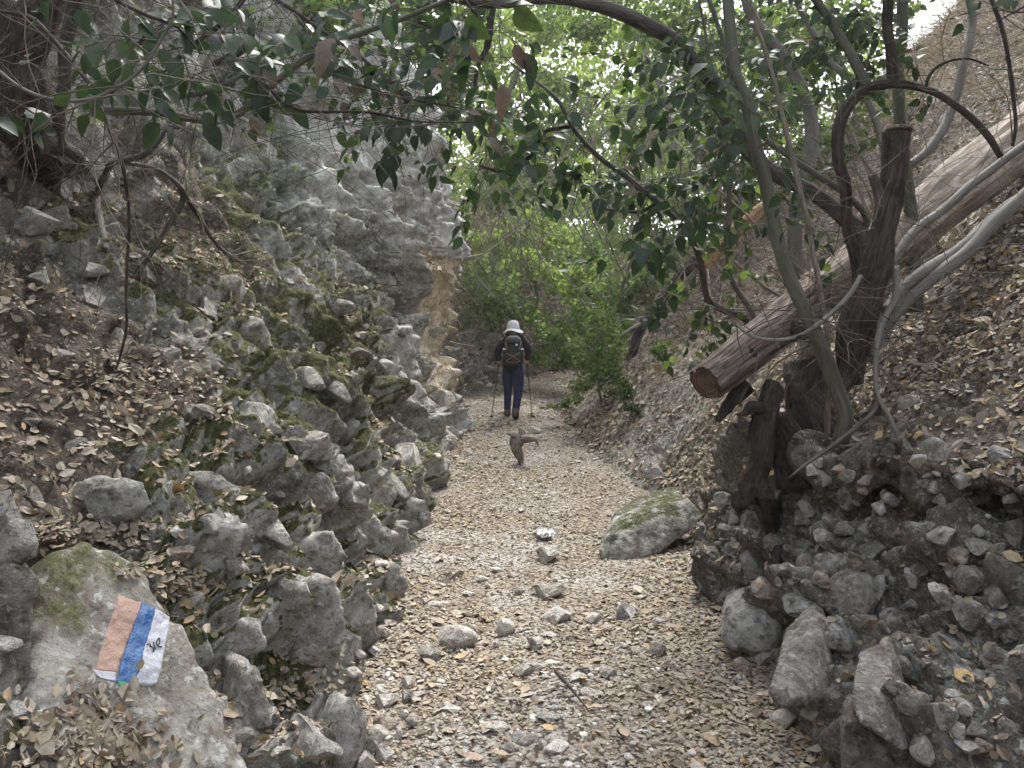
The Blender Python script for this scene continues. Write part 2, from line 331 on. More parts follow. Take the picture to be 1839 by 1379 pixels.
RS = {
 -4: [(1.1,-.15),(1.3,.05),(1.7,.15),(2.1,.3),(2.5,.5),(2.8,.8),(3.0,1.1),(3.5,1.5),(4.4,2.2),(6,3.7),(9,6.5)],
 1.5: [(1.1,-.15),(1.25,.05),(1.5,.15),(1.8,.25),(2.1,.4),(2.2,.75),(2.15,.95),(2.6,1.2),(3.4,1.7),(5,3.2),(8,6)],
 2.3: [(1.15,-.15),(1.28,.08),(1.5,.2),(1.75,.28),(2.05,.5),(2.22,.82),(2.08,1.02),(2.5,1.2),(3.4,1.75),(5,3.2),(8,6)],
 3: [(1.2,-.15),(1.32,.1),(1.5,.25),(1.7,.35),(1.95,.6),(2.15,.85),(1.93,1.05),(2.3,1.18),(3.3,1.8),(5,3.3),(8,6)],
 3.6: [(1.25,-.12),(1.35,.12),(1.48,.4),(1.65,.5),(1.85,.65),(2.08,.88),(1.78,1.05),(2.2,1.2),(3.2,1.85),(5,3.4),(8,6.2)],
 4.3: [(1.25,-.1),(1.35,.15),(1.45,.42),(1.58,.62),(1.68,.78),(1.84,.92),(1.68,1.02),(2.1,1.2),(3.2,1.95),(5,3.5),(8,6.3)],
 5: [(1.3,-.1),(1.4,.15),(1.5,.4),(1.58,.6),(1.64,.78),(1.75,.92),(1.9,1.02),(2.25,1.22),(3.2,2.0),(5,3.6),(8,6.4)],
 6: [(1.35,-.05),(1.5,.15),(1.65,.35),(1.75,.55),(1.85,.72),(2.0,.9),(2.2,1.1),(2.6,1.5),(3.4,2.3),(5,3.8),(8,6.6)],
 7.5: [(1.15,-.02),(1.4,.17),(1.65,.42),(1.85,.62),(2.05,.85),(2.3,1.1),(2.6,1.4),(3.1,1.9),(3.8,2.6),(5.2,4),(8.2,7)],
 10: [(.75,.12),(1.05,.30),(1.4,.62),(1.7,.92),(2.05,1.3),(2.4,1.7),(2.8,2.1),(3.3,2.65),(4,3.4),(5.5,4.9),(8.5,7.8)],
 13: [(.6,.25),(.9,.5),(1.25,.85),(1.6,1.2),(2.0,1.55),(2.4,1.9),(2.9,2.4),(3.5,3.0),(4.3,3.8),(6,5.6),(9,8.6)],
 16: [(1.0,.4),(1.4,.75),(1.8,1.1),(2.2,1.5),(2.6,1.9),(3.0,2.3),(3.5,2.8),(4.2,3.5),(5,4.3),(6.6,5.9),(9.6,9)],
 20: [(4.5,.7),(4.7,1.2),(4.9,1.6),(5.2,2),(5.5,2.4),(5.9,2.8),(6.4,3.4),(7,4),(7.8,4.8),(9,6.2),(12,9.5)],
 27: [(9.5,1),(9.7,1.5),(9.9,2),(10.2,2.5),(10.5,3),(10.9,3.4),(11.4,4),(12,4.6),(12.8,5.4),(14,7),(17,10)],
 33: [(16,1),(16.5,1.5),(17,2),(17.5,2.5),(18,3),(18.5,3.5),(19,4),(20,5),(21,6),(22,7),(25,10)]}
GY = ([-4, 3, 5, 8, 12.5, 17, 22, 33], [0, 0, .03, .15, .385, .56, .95, 1.4])
def gz(Y): return np.interp(Y, *GY)
def ysamples(n, ymax=33):
    a = np.linspace(-4, 1.2, 26)[:-1]; b = 1.2 * (ymax / 1.2) ** (np.linspace(0, 1, n)); return np.concatenate([a, b])
def sheet(ST, ny, nv, vw, ymax=33):
    ks = sorted(ST); A = np.array([ST[k] for k in ks], float)      # S,K,2
    K = A.shape[1]; w_ = np.array(vw, float); cum = np.concatenate([[0], np.cumsum(w_)]); cum /= cum[-1]
    vi = np.interp(np.linspace(0, 1, nv), cum, np.arange(K))
    Y = ysamples(ny, ymax)
    i = np.clip(vi.astype(int), 0, K - 2); u = vi - i
    ext = np.concatenate([2 * A[:, :1] - A[:, 1:2], A, 2 * A[:, -1:] - A[:, -2:-1]], 1)
    a, b, c, d = ext[:, i], ext[:, i + 1], ext[:, i + 2], ext[:, i + 3]; U = u[None, :, None]
    B = .5 * (2 * b + (c - a) * U + (2 * a - 5 * b + 4 * c - d) * U ** 2 + (3 * b - a - 3 * c + d) * U ** 3)
    # smooth monotone-ish interpolation over Y
    ky = np.array(ks, float); j = np.clip(np.searchsorted(ky, Y, 'right') - 1, 0, len(ky) - 2); tt = np.clip((Y - ky[j]) / (ky[j + 1] - ky[j]), 0, 1)
    tt = tt * .5 + (tt * tt * (3 - 2 * tt)) * .5
    G = B[j] * (1 - tt)[:, None, None] + B[j + 1] * tt[:, None, None]
    V = np.stack([G[..., 0], np.broadcast_to(Y[:, None], G.shape[:2]), G[..., 1]], 2)
    return V, vi, Y
def gnormals(V, flip=1):
    dy = np.gradient(V, axis=0); dv = np.gradient(V, axis=1); n = np.cross(dv, dy) * flip
    return n / (np.linalg.norm(n, axis=2, keepdims=True) + 1e-9)
def gquads(ny, nv, flip=False):
    i = np.arange(ny - 1)[:, None] * nv; j = np.arange(nv - 1)[None, :]
    q = np.stack([i + j, i + nv + j, i + nv + j + 1, i + j + 1], 2).reshape(-1, 4)
    return q[:, ::-1] if flip else q
# rotation that lays the bedding planes obliquely
BED = np.array(Matrix.Rotation(math.radians(38), 3, 'X') @ Matrix.Rotation(math.radians(-25), 3, 'Y'))
def rocky(p, amp=1.0, big=.62, s=0):
    wp = np.stack([fbm(p, 1.3, 3, s + 40 + k) for k in range(3)], 1) * .32 + np.stack([fbm(p, 6, 3, s + 50 + k) for k in range(3)], 1) * .07
    q = (p @ BED.T) * (1.0, .8, 1.5) + wp
    d = .20 * fbm(p, .55, 3, s)
    f1, f2, cr, dv = voro(q / big, s + 5)
    d += .20 * (cr[:, 0] - .5) + .30 * (dv * (cr - .5)).sum(1) - .06 * np.exp(-(f2 - f1) / .05)
    f1, f2, cr, dv = voro(q / (big * .4), s + 9)
    fa = 1 - .25 * sst(5, 9, p[:, 1])
    d += fa * (.075 * (cr[:, 1] - .5) + .16 * (dv * (cr - .5)).sum(1) - .028 * np.exp(-(f2 - f1) / .05))
    e2 = f2 - f1
    f1, f2, cr, dv = voro(q / (big * .15), s + 13)
    fa = 1 - .6 * sst(4, 9, p[:, 1])
    d += fa * (.026 * (cr[:, 1] - .5) + .05 * (dv * (cr - .5)).sum(1) - .008 * np.exp(-(f2 - f1) / .06))
    t = p @ np.array((.28, .76, .58)) / .36 + .9 * fbm(p, .9, 3, s + 60) + .12 * fbm(p, 5, 3, s + 61); kf = np.floor(t); sw = t - kf
    hr = hsh((kf.astype(np.int64) & 0xffffffff).astype(np.uint32), (kf * 0).astype(np.uint32), (np.floor(p[:, 2] * 1.3 + kf * .37).astype(np.int64) & 0xffffffff).astype(np.uint32), s + 7)
    d += .16 * (sst(0, 1, sw * 1.12) * sw - .5) * (.3 + hr) + .08 * (hr - .5)
    t = p @ np.array((.28, .76, .58)) / .11 + .9 * fbm(p, 2.2, 3, s + 62); sw = t - np.floor(t); d += fa * .030 * (sw - .5)
    rg = 1 - np.abs(fbm(p, 3.2, 4, s + 22)) * 2
    d += .05 * rg + .016 * fbm(p, 12, 4, s + 20)
    return d * amp, e2
def blur(d, sh, n):
    g = d.reshape(sh)
    for _ in range(n):
        q = np.pad(g, 1, mode='edge'); q = (q[:-2] + 2 * q[1:-1] + q[2:]) * .25; g = (q[:, :-2] + 2 * q[:, 1:-1] + q[:, 2:]) * .25
    return g.ravel()
HITV = []; HITF = []; hv = 0
def add_hit(V, st=3):
    global hv
    W = V[::st, ::st]; ny, nv = W.shape[:2]; HITV.append(W.reshape(-1, 3)); HITF.append(gquads(ny, nv) + hv); hv += ny * nv

# left bank and cliff
VL, viL, YL = sheet(LS, 800, 440, [.6, 1, 1, 1, 1, 1, 1, .9])
nl = gnormals(VL, -1)
p = VL.reshape(-1, 3); VI = np.broadcast_to(viL, VL.shape[:2]).ravel(); YY = p[:, 1]
wob = fbm(p, .9, 3, 3) * 1.1
soilm = sst(3.5, 4.1, VI + wob * .5) * sst(7.0, 6.2, VI + wob) * sst(7.2, 5.2, YY + wob)
soilm = soilm * (.35 + .65 * sst(-.28, .05, fbm(p, 1.1, 4, 79)))
soilm = np.maximum(soilm, .6 * sst(6.2, 6.8, VI + wob * .5) * sst(14, 12.5, YY) * (fbm(p, .7, 3, 77) > -.05))
brush = sst(13.2, 14.2, YY) * sst(2.2, 3.5, VI + wob) + sst(19, 20, YY)
soilm = np.clip(np.maximum(soilm, brush), 0, 1)
d, e2 = rocky(p, 1.0)
calm = 1 - .55 * soilm
smooth_face = np.exp(-((YY - 11.0) / .9) ** 2) * sst(1.2, 1.8, VI) * sst(4.2, 3.4, VI)
d = d * calm * (1 - .7 * smooth_face) + soilm * (.05 * fbm(p, 4, 4, 31) + .015 * fbm(p, 22, 3, 33))
d *= np.clip(YY / 4 + .35, .45, 1.1) * (1 + .35 * sst(5.5, 8, YY) * (1 - smooth_face)) * sst(-.05, .4, VI)
d = blur(d, VL.shape[:2], 2)
# the painted slab sits in a levelled hollow
slabm = np.exp(-(((p[:, 0] + 1.2) / .34) ** 2 + ((p[:, 1] - 2.42) / .42) ** 2) ** 2)
d = d * (1 - slabm) - .07 * slabm
VLd = (p + nl.reshape(-1, 3) * d[:, None]).reshape(VL.shape)
nzd = gnormals(VLd, -1)[..., 2].ravel()
moss = sst(.0, .5, fbm(p, 1.5, 4, 61) + .35) * (.25 + .75 * sst(.1, .7, nzd)) * (1 - soilm * .5) * sst(13, 9, YY) * .72
moss += .26 * np.exp(-((YY - 6.6) / 1.8) ** 2) * sst(1.5, 2.5, VI) * sst(6, 5, VI) * sst(-.3, .2, fbm(p, 1.4, 3, 63))
tanm = sst(10.0, 10.3, YY) * sst(12.5, 12.0, YY) * sst(.75, 1.2, p[:, 2] + .25 * wob) * sst(3.05, 2.75, p[:, 2] + .1 * wob)
pale = sst(8.0, 9.2, YY) * sst(13, 12, YY) * sst(-.35, .3, fbm(p, .8, 3, 91)) * (1 - tanm) * .8
pale = np.maximum(pale, .75 * sst(7.5, 8.5, YY) * sst(12.9, 12.2, YY) * sst(4.2, 5.2, VI + .5 * wob) * (1 - tanm))
pale = np.maximum(pale, .35 * sst(.2, .5, fbm(p, 1.1, 3, 95)) * (1 - soilm))
moss = np.clip(moss * 1.35 + .12 * sst(10, 8, YY) * (1 - soilm), 0, .95) * (1 - tanm) * (1 - .6 * pale)
mask = np.stack([moss, soilm, tanm, pale], 1)
me = npmesh('rock_bank', VLd.reshape(-1, 3), gquads(*VL.shape[:2]), M['rock'], {'mask': mask})
rock_bank = tag(obj('rock_bank', me), 'rocky left bank and limestone cliff with moss, soil ledges and leaf litter', kind='structure')
add_hit(VLd)

# right bank
VR, viR, YR = sheet(RS, 460, 340, [.5, 1, 1, 1, 1, 1, 1.1, 1.6, 2.2, 2.6])
nr = gnormals(VR, 1)
p = VR.reshape(-1, 3); VIR = np.broadcast_to(viR, VR.shape[:2]).ravel(); YY = p[:, 1]
wob = fbm(p, 1.1, 3, 203)
near = sst(6.6, 5.4, YY)
rockm = near * sst(6.6, 6.0, VIR + wob * .3) + (1 - near) * sst(.25, .5, fbm(p, .9, 3, 207) + .25 * sst(9, 6, YY)) * .6
rockm = np.clip(rockm, 0, 1)
d, e2 = rocky(p, 1.0, .40, 60)
d = d * (.12 + .88 * rockm) * np.clip(YY / 5 + .3, .5, 1) + .03 * fbm(p, 4, 4, 231) + .01 * fbm(p, 25, 3, 233) + .10 * fbm(p, .6, 2, 235) * (1 - near)
d = blur(d * sst(-.05, .5, VIR), VR.shape[:2], 1)
VRd = (p + nr.reshape(-1, 3) * d[:, None]).reshape(VR.shape)
soilR = np.clip(.95 - rockm * .62 + .35 * wob, 0, 1)
soilR = np.where(near > .5, soilR, np.clip(.40 - .45 * fbm(p, .8, 3, 251), 0, 1))
mossR = .35 * sst(.1, .5, fbm(p, 1.7, 3, 261)) * (1 - near)
mask = np.stack([mossR, soilR, soilR * 0, (1 - near) * .8 * sst(-.45, .35, fbm(p, .7, 3, 271))], 1)
me = npmesh('leafy_bank', VRd.reshape(-1, 3), gquads(*VR.shape[:2], True), M['bank'], {'mask': mask})
leafy_bank = tag(obj('leafy_bank', me), 'leaf covered right bank with an undercut stony edge', kind='structure')
add_hit(VRd)

# path
Yp = ysamples(300, 33); Xs = np.linspace(0, 1, 160)
xl = np.interp(Yp, [-4, 1.5, 12, 16, 18, 20.5, 23, 27, 33], [-2.2, -1.6, -1.6, -2, -1.4, -.2, 2, 5, 12]); xr = np.interp(Yp, [-4, 1.5, 6, 10, 13, 16, 20, 27, 33], [2.4, 2.2, 2.1, 1.7, 1.5, 2, 5.5, 10.5, 17])
X = xl[:, None] + (xr - xl)[:, None] * Xs[None, :]
VP = np.stack([X, np.broadcast_to(Yp[:, None], X.shape), np.broadcast_to(gz(Yp)[:, None], X.shape)], 2)
p = VP.reshape(-1, 3); f1, f2, cr, dv = voro(p * (1, 1, 0) / .16, 301)
dz = .05 * fbm(p, .8, 3, 311) + .018 * fbm(p, 5, 4, 312) + .022 * sst(.75, .95, cr[:, 0]) * sst(.5, .1, f1) + .006 * fbm(p, 30, 3, 313)
VP[..., 2] += dz.reshape(X.shape); 
me = npmesh('path', VP.reshape(-1, 3), gquads(*X.shape, True), M['path'])
path = tag(obj('path', me), 'narrow leaf strewn gravel footpath along the gorge floor', kind='structure'); add_hit(VP)
BVH = BVHTree.FromPolygons(np.vstack(HITV).tolist(), np.vstack(HITF).tolist())
# wide ground below everything, reaching the horizon
bm_v = []; 
gx = np.concatenate([-np.geomspace(400, 14, 14), [-8], [-4.8], [0], [6], [9.5], np.geomspace(17, 400, 14)]); gy = np.concatenate([-np.geomspace(300, 6, 10), [0, 5, 10, 15, 20, 26, 33], np.geomspace(40, 500, 14)])
GX, GYY = np.meshgrid(gx, gy, indexing='xy')
dist = np.sqrt(np.maximum(0, np.abs(GX) - 6) ** 2 + np.maximum(0, np.abs(GYY - 12) - 18) ** 2)
GZ = -.6 + 5.8 * sst(0, 9, dist + np.where((GYY > 34) | (GYY < -6), 6, 0)) + np.minimum(14, dist * .08)
GV = np.stack([GX, GYY, GZ], 2)
me = npmesh('ground', GV.reshape(-1, 3), gquads(*GX.shape, True), M['bank'], {'mask': np.tile([.2, 1, 0, 0], (GV.shape[0] * GV.shape[1], 1))})
tag(obj('ground', me), 'wooded ground beyond the gorge', kind='structure')
def hit(px, py, dmax=60):
    d = Vector(((px - HX) / F, 1, (HY - py) / F)); r = BVH.ray_cast(Vector((0, 0, EYE)), d.normalized(), dmax)
    if r[0] is None: return None, None
    n = np.array(r[1]); return np.array(r[0]), (n if n.dot(np.array(d)) < 0 else -n)
def down(x, y, z=9):
    r = BVH.ray_cast(Vector((x, y, z)), Vector((0, 0, -1))); return (r[0].z if r[0] else 0)
print('terrain', time.time() - T0)
# ------------------------------------------------------------------ leaf litter (uncountable ground cover)
# leaf outline: base, left x2, tip, right x2 ; two folded quads
LB = np.array([(0, -.5, 0), (-.26, -.2, .07), (-.25, .2, .07), (0, .5, 0), (.25, .2, .07), (.26, -.2, .07)], np.float32)
LQ = np.array([(0, 3, 2, 1), (0, 5, 4, 3)])
def leaves_np(pos, nrm, length, tilt=.35, curl=1.0, yaw=None, flat=True, seed=1, width=1.0):
    r = np.random.default_rng(seed); n = len(pos)
    nn = nrm + r.normal(0, 1, (n, 3)) * np.asarray(tilt).reshape(-1, 1) if np.ndim(tilt) else nrm + r.normal(0, tilt, (n, 3))
    nn /= np.linalg.norm(nn, axis=1)[:, None]
    a = r.normal(0, 1, (n, 3)); a -= nn * (a * nn).sum(1)[:, None]; a /= np.linalg.norm(a, axis=1)[:, None]; b = np.cross(a, nn)
    L = np.asarray(length).reshape(-1, 1, 1); B = np.broadcast_to(LB, (n, 6, 3)).copy()
    B[:, :, 0] *= (r.uniform(.7, 1.35, (n, 1)) * width); B[:, :, 2] *= r.uniform(-.6, 2.6, (n, 1)) * curl
    B[:, 3, 2] += r.uniform(-.15, .25, n) * curl; B[:, 0, 2] += r.uniform(-.1, .15, n) * curl
    B[:, 1:3, 0] *= r.uniform(.8, 1.15, (n, 1)); B *= L
    V = pos[:, None, :] + b[:, None, :] * B[:, :, :1] + a[:, None, :] * B[:, :, 1:2] + nn[:, None, :] * B[:, :, 2:]
    Q = (LQ[None] + (np.arange(n) * 6)[:, None, None]).reshape(-1, 4)
    return V.reshape(-1, 3), Q, np.repeat(r.random(n), 6)
def scatter(V, dens, n, flip, seed):
    """dens (ny-1,nv-1) leaves per m2; returns n positions + normals"""
    r = np.random.default_rng(seed)
    e1 = V[1:, :-1] - V[:-1, :-1]; e2 = V[:-1, 1:] - V[:-1, :-1]; N = np.cross(e1, e2) * flip; A = np.linalg.norm(N, axis=2)
    w = (A * dens).ravel(); tot = w.sum(); n = int(min(n, tot)) if n else int(tot)
    i = r.choice(len(w), n, p=w / tot); nv = V.shape[1] - 1; a, b = i // nv, i % nv; u = r.random((2, n, 1))
    P_ = V[a, b] * (1 - u[0]) * (1 - u[1]) + V[a + 1, b] * u[0] * (1 - u[1]) + V[a, b + 1] * (1 - u[0]) * u[1] + V[a + 1, b + 1] * u[0] * u[1]
    NN = (N / (A[..., None] + 1e-12))[a, b]; return P_, NN
def mid(V): return (V[:-1, :-1] + V[1:, 1:]) * .5
def inview(m, lim=.74):
    return (m[..., 1] > 1.0) & (np.abs(m[..., 0]) < m[..., 1] * lim + .3)
def gridn(V, s):
    N = np.cross(V[1:, :-1] - V[:-1, :-1], V[:-1, 1:] - V[:-1, :-1]) * s; return N / (np.linalg.norm(N, axis=2, keepdims=True) + 1e-12)
def litter(name, V, dens, n, flip, mat, L, label, seed, tilt=.35):
    Pp, NN = scatter(V, dens, n, flip, seed); r = np.random.default_rng(seed + 5)
    ln = L * r.lognormal(0, .35, len(Pp)) * np.maximum(1, Pp[:, 1] / 6.5) ** .55
    big = r.random(len(Pp)) < .025; ln = np.where(big, ln * 2.2, ln); ln = np.minimum(ln, .10 + Pp[:, 1] * .004)
    Pp = Pp + NN * (ln * r.uniform(.04, .32, len(ln)))[:, None]
    v, q, rn = leaves_np(Pp, NN, ln, tilt, 1, seed=seed)
    o = obj(name, npmesh(name, v, q, mat, {'rnd': rn}, False)); tag(o, label, None, None, 'stuff'); print(name, len(Pp)); return o
def far_fall(m, y0=4.5, e=1.25): return np.where(m[..., 1] < y0, 1, (y0 / np.maximum(m[..., 1], .1)) ** e)
# path
m = mid(VP); pn = fbm(m.reshape(-1, 3), 1.4, 3, 401).reshape(m.shape[:2])
gravel = np.exp(-((m[..., 0] - .1) / .55) ** 2) * sst(4.2, 2.6, m[..., 1])
dens = 5600 * far_fall(m) * inview(m) * sst(26, 20, m[..., 1]) * (sst(-.3, .15, pn) * .85 + .15) * (1 - .7 * gravel) * (.75 + .45 * sst(.25, .85, np.abs(m[..., 0] - .25)))
litter('path_leaf_litter', VP, dens, 108000, -1, M['litter'], .0205, 'small dry oval leaves strewn along the footpath', 11, .2)
# right bank
m = mid(VRd); nz = gridn(VRd, -1)
if nz[250, 300, 2] < 0: nz = -nz; sgR = 1
else: sgR = -1
pn = fbm(m.reshape(-1, 3), 1.0, 4, 402).reshape(m.shape[:2]); vr = (VIR.reshape(VR.shape[:2]))[:-1, :-1]
dens = 2300 * far_fall(m, 4.5, 1.25) * inview(m, .80) * sst(.25, .62, nz[..., 2]) * (sst(-.4, .25, pn) * .85 + .15) * sst(22, 17, m[..., 1])
dens *= np.where((vr > 6.2) & (m[..., 1] < 6.5), 1.0 , np.where(m[..., 1] < 6.0, .33, np.where((vr < 7) & (m[..., 1] < 14), 3.2, 1.0)))
yb = m[..., 1] + .8 * pn
litter('bank_leaf_litter', VRd, dens * (yb < 6.3), 38000, sgR, M['litter_grey'], .035, 'pale and brown fallen leaves covering the near right bank', 12, .5)
litter('slope_leaf_litter', VRd, dens * (yb >= 6.3), 50000, sgR, M['litter'], .036, 'small tan leaves covering the right slope down to the path', 15, .4)
# left bank: leaves caught on ledges
m = mid(VLd); nz = gridn(VLd, 1)
if nz[200, 300, 2] < 0: nz = -nz; sgL = -1
else: sgL = 1
pn = fbm(m.reshape(-1, 3), .9, 4, 403).reshape(m.shape[:2]); so_ = soilm.reshape(VL.shape[:2])[:-1, :-1]
dens = 2400 * far_fall(m, 4, 1.2) * inview(m) * (sst(.45, .85, nz[..., 2]) * sst(-.25, .2, pn) + .12 * so_) * sst(15, 12, m[..., 1])
litter('ledge_leaf_litter', VLd, dens, 30000, sgL, M['litter'], .030, 'dry leaves caught on the ledges of the rocky left bank', 13, .4)

dens = inview(m) * sst(13.5, 15, m[..., 1]) * sst(28, 24, m[..., 1]) * 130 * (sst(-.3, .2, pn) + .15)
litter('brush_leaf_litter', VLd, dens, 9000, sgL, M['litter_grey'], .045, 'pale fallen leaves on the brushy bank behind the hiker', 14, .6)
# ------------------------------------------------------------------ stones
import bmesh
def rock_mesh(name, sub, seed, mat, planes=14, squash=(1, 1, 1), rough=.045):
    bm = bmesh.new(); bmesh.ops.create_icosphere(bm, subdivisions=sub, radius=1); r = np.random.default_rng(seed)
    V = np.array([v.co[:] for v in bm.verts]); F_ = np.array([[v.index for v in f.verts] for f in bm.faces]); bm.free()
    for k in range(planes):
        n = r.normal(0, 1, 3); n /= np.linalg.norm(n); dd = r.uniform(.30, .72); x = V @ n
        V = V - n * np.maximum(0, x - dd)[:, None] * .96
    l = np.linalg.norm(V, axis=1)[:, None]
    V = V + V / l * (fbm(V + seed * 7.1, 1.6, 4, seed)[:, None] * rough * 1.3 + fbm(V + seed, 5.5, 3, seed + 3)[:, None] * rough * .5)
    V = V / np.abs(V).max(0) * .5 * np.array(squash)      # unit bounding box
    return npmesh(name, V, F_, mat, None, sub > 3)
M['stone_mossy'] = mat_stone('green_mossy_limestone', (.42, .425, .40), (.20, .20, .185), .40)
M['stone_path'] = mat_stone('dusty_path_stone', (.74, .70, .64), (.52, .485, .44))
RK = {}
def rocks_for(mk, sub=4, n=6, s0=0, planes=9):
    key = (mk, sub)
    if key not in RK: RK[key] = [rock_mesh('stone_' + mk, sub, 100 + s0 + k * 13 + sub, M[mk], planes + k % 4 * 3) for k in range(n)]
    return RK[key]
rr = random.Random(5)
def place_rock(px, py, w, h, mk='stone', sink=.3, sub=4, parent=None, name='stone', roll=0.0, variant=None, dep=1.0, at=None, nrm=None):
    """w,h in photo pixels; rests on the surface seen at that pixel"""
    if at is None:
        p, n = hit(px, py)
        if p is None: return None
    else: p, n = at, nrm
    Y = p[1]; W = w * Y / F; H = h * Y / F; D = dep * (W + H) * .5
    ms = rocks_for(mk, sub); me = ms[variant if variant is not None else rr.randrange(len(ms))]
    o = bpy.data.objects.new(name, me); COL.objects.link(o)
    R = Matrix.Rotation(roll, 3, 'Y') @ Matrix.Rotation(rr.uniform(-.25, .25), 3, 'Z') @ Matrix.Rotation(rr.uniform(-.2, .2), 3, 'X')
    S = Matrix.Diagonal((W, D, H))
    c = p + n * (.5 * min(W, D, H)) * (1 - 2 * sink)
    o.matrix_world = Matrix.Translation(Vector([float(x) for x in c])) @ (R @ S).to_4x4()
    if parent is not None: o.parent = parent
    return o
# stones lying loose on the path: every one its own label
LOOSE = [
 (812,1152,90,42,'stone','broad flat grey rock half buried in the path, the widest path stone left of centre'),
 (775,1180,46,38,'stone_dark','dark grey faceted stone just below the broad flat path rock'),
 (902,1133,46,34,'stone','grey wedge shaped stone right of the broad flat path rock'),
 (1003,1111,54,46,'stone','triangular grey stone standing up from the middle of the path'),
 (981,1066,74,28,'stone','long low ridge of grey rock crossing the middle of the path'),
 (1121,1102,48,40,'stone_dark','ribbed dark grey stone on the right side of the path'),
 (981,1001,54,32,'stone','rounded grey stone below the crumpled white tissue'),
 (816,1030,40,26,'stone_pink','smooth brownish stone alone on the left of the path'),
 (944,1205,44,28,'stone','grey slab stone near the lying dead stick'),
 (929,1064,28,14,'stone','small flat stone left of the long grey ridge'),
 (961,1163,36,26,'stone','grey stone midway between the triangular stone and the slab stone'),
 (1068,1113,34,24,'stone','pale grey stone between triangular stone and ribbed dark stone'),
 (765,1217,16,20,'stone_pale','sharp white chip below the dark faceted stone'),
 (890,1162,15,12,'stone_pale','small white pebble beside the broad flat path rock'),
 (886,1238,15,15,'stone_pale','five sided white pebble left of the dead stick'),
 (799,1268,22,17,'stone_pale','pointed white stone lying lower left of the path centre'),
 (689,1200,14,14,'stone_pale','white triangular chip at the left edge of the path'),
 (634,1209,30,22,'stone_pale','pale grey stone against the foot of the left bank'),
 (691,1262,56,28,'stone_pale','long pale stone lying crosswise above the stone heap'),
 (728,1257,28,28,'stone_pale','round white stone at the right end of the long pale stone'),
 (657,1260,24,20,'stone_pale','pale stone at the left end of the long pale stone'),
 (684,1242,40,16,'stone_pale','thin white stone lying just above the long pale stone'),
 (731,1233,32,26,'stone','greyish stone above the round white stone'),
 (691,1299,52,32,'stone_pink','beige stone on top of the little heap at the lower left'),
 (679,1327,46,40,'stone_pale','big rounded white cobble in the middle of the little heap'),
 (690,1354,42,36,'stone_pale','rounded cream cobble at the bottom right of the little heap'),
 (651,1354,34,54,'stone_pale','upright block of pale stone at the bottom of the little heap'),
 (630,1334,28,38,'stone_pink','pinkish stone at the left side of the little heap'),
 (714,1325,18,30,'stone','narrow grey stone right of the rounded white cobble'),
 (725,1286,18,14,'stone_pale','small white stone right of the beige heap stone'),
 (741,1301,22,20,'stone_pale','white stone furthest right of the little heap'),
 (693,1117,32,22,'stone','knobbly grey stone under the left rock foot, upper one of two'),
 (691,1141,34,26,'stone','knobbly grey stone under the left rock foot, lower one of two'),
 (670,1173,38,18,'stone_pale','flat pale stone close to the left bank beside a round one'),
 (640,1174,26,20,'stone_pale','round pale stone touching the left bank'),
 (1131,1366,22,17,'stone_pale','white stone at the bottom edge right of the centre'),
 (974,1338,20,18,'stone','grey pebble near the bottom edge of the path'),
 (1180,1173,34,26,'stone','lumpy grey stone at the right of the path among the leaves'),
 (1095,1211,34,24,'stone','weathered grey stone right of the upper end of the dead stick'),
 (854,1130,15,12,'stone_pale','tiny white stone left of the grey wedge shaped stone'),
 (762,1083,16,12,'stone_pale','tiny pale stone near the foot of the left rocks'),
 (677,1089,22,17,'stone_pale','pale stone tucked at the foot of the mossy left rocks'),
 (895,1309,56,20,'stone_pale','whitish bedrock patch breaking through the near path'),
 (1330,1199,44,38,'stone_pink','pale pinkish boulder beside the path at the right bank'),
 (1377,1183,60,42,'stone','flat angular stone leaning on the round boulder at right'),
 (1414,1292,62,40,'stone','grey humped stone in the leaves below the large leaning slab'),
 (1465,1278,46,28,'stone','low grey stone right of the grey humped stone'),
 (800,920,14,9,'stone_pale','small white stone in the path short of the dead wood stump'),
 (800,780,44,34,'stone_pale','pale block fallen at the foot of the cliff'),
 (850,690,34,20,'stone_pale','pale stone beyond the cliff on the left of the hiker'),
 (790,725,50,52,'stone','brown tinted angular boulder under the tan cliff recess'),
 (958,776,30,18,'stone_pale','pale stone lying behind the dead wood stump'),
 (872,693,26,14,'stone_pale','low pale stone near the left walking pole'),
]
for k, (px, py, w_, h_, mk, lab) in enumerate(LOOSE):
    o = place_rock(px, py + h_ * .10, w_, h_ * 1.05, {'stone': 'stone_path', 'stone_dark': 'stone'}.get(mk, mk), .2 if w_ < 40 else .3, 3, None, 'stone' if w_ < 70 else 'boulder')
    if o: tag(o, lab, 'stone', 'loose stones on the path')
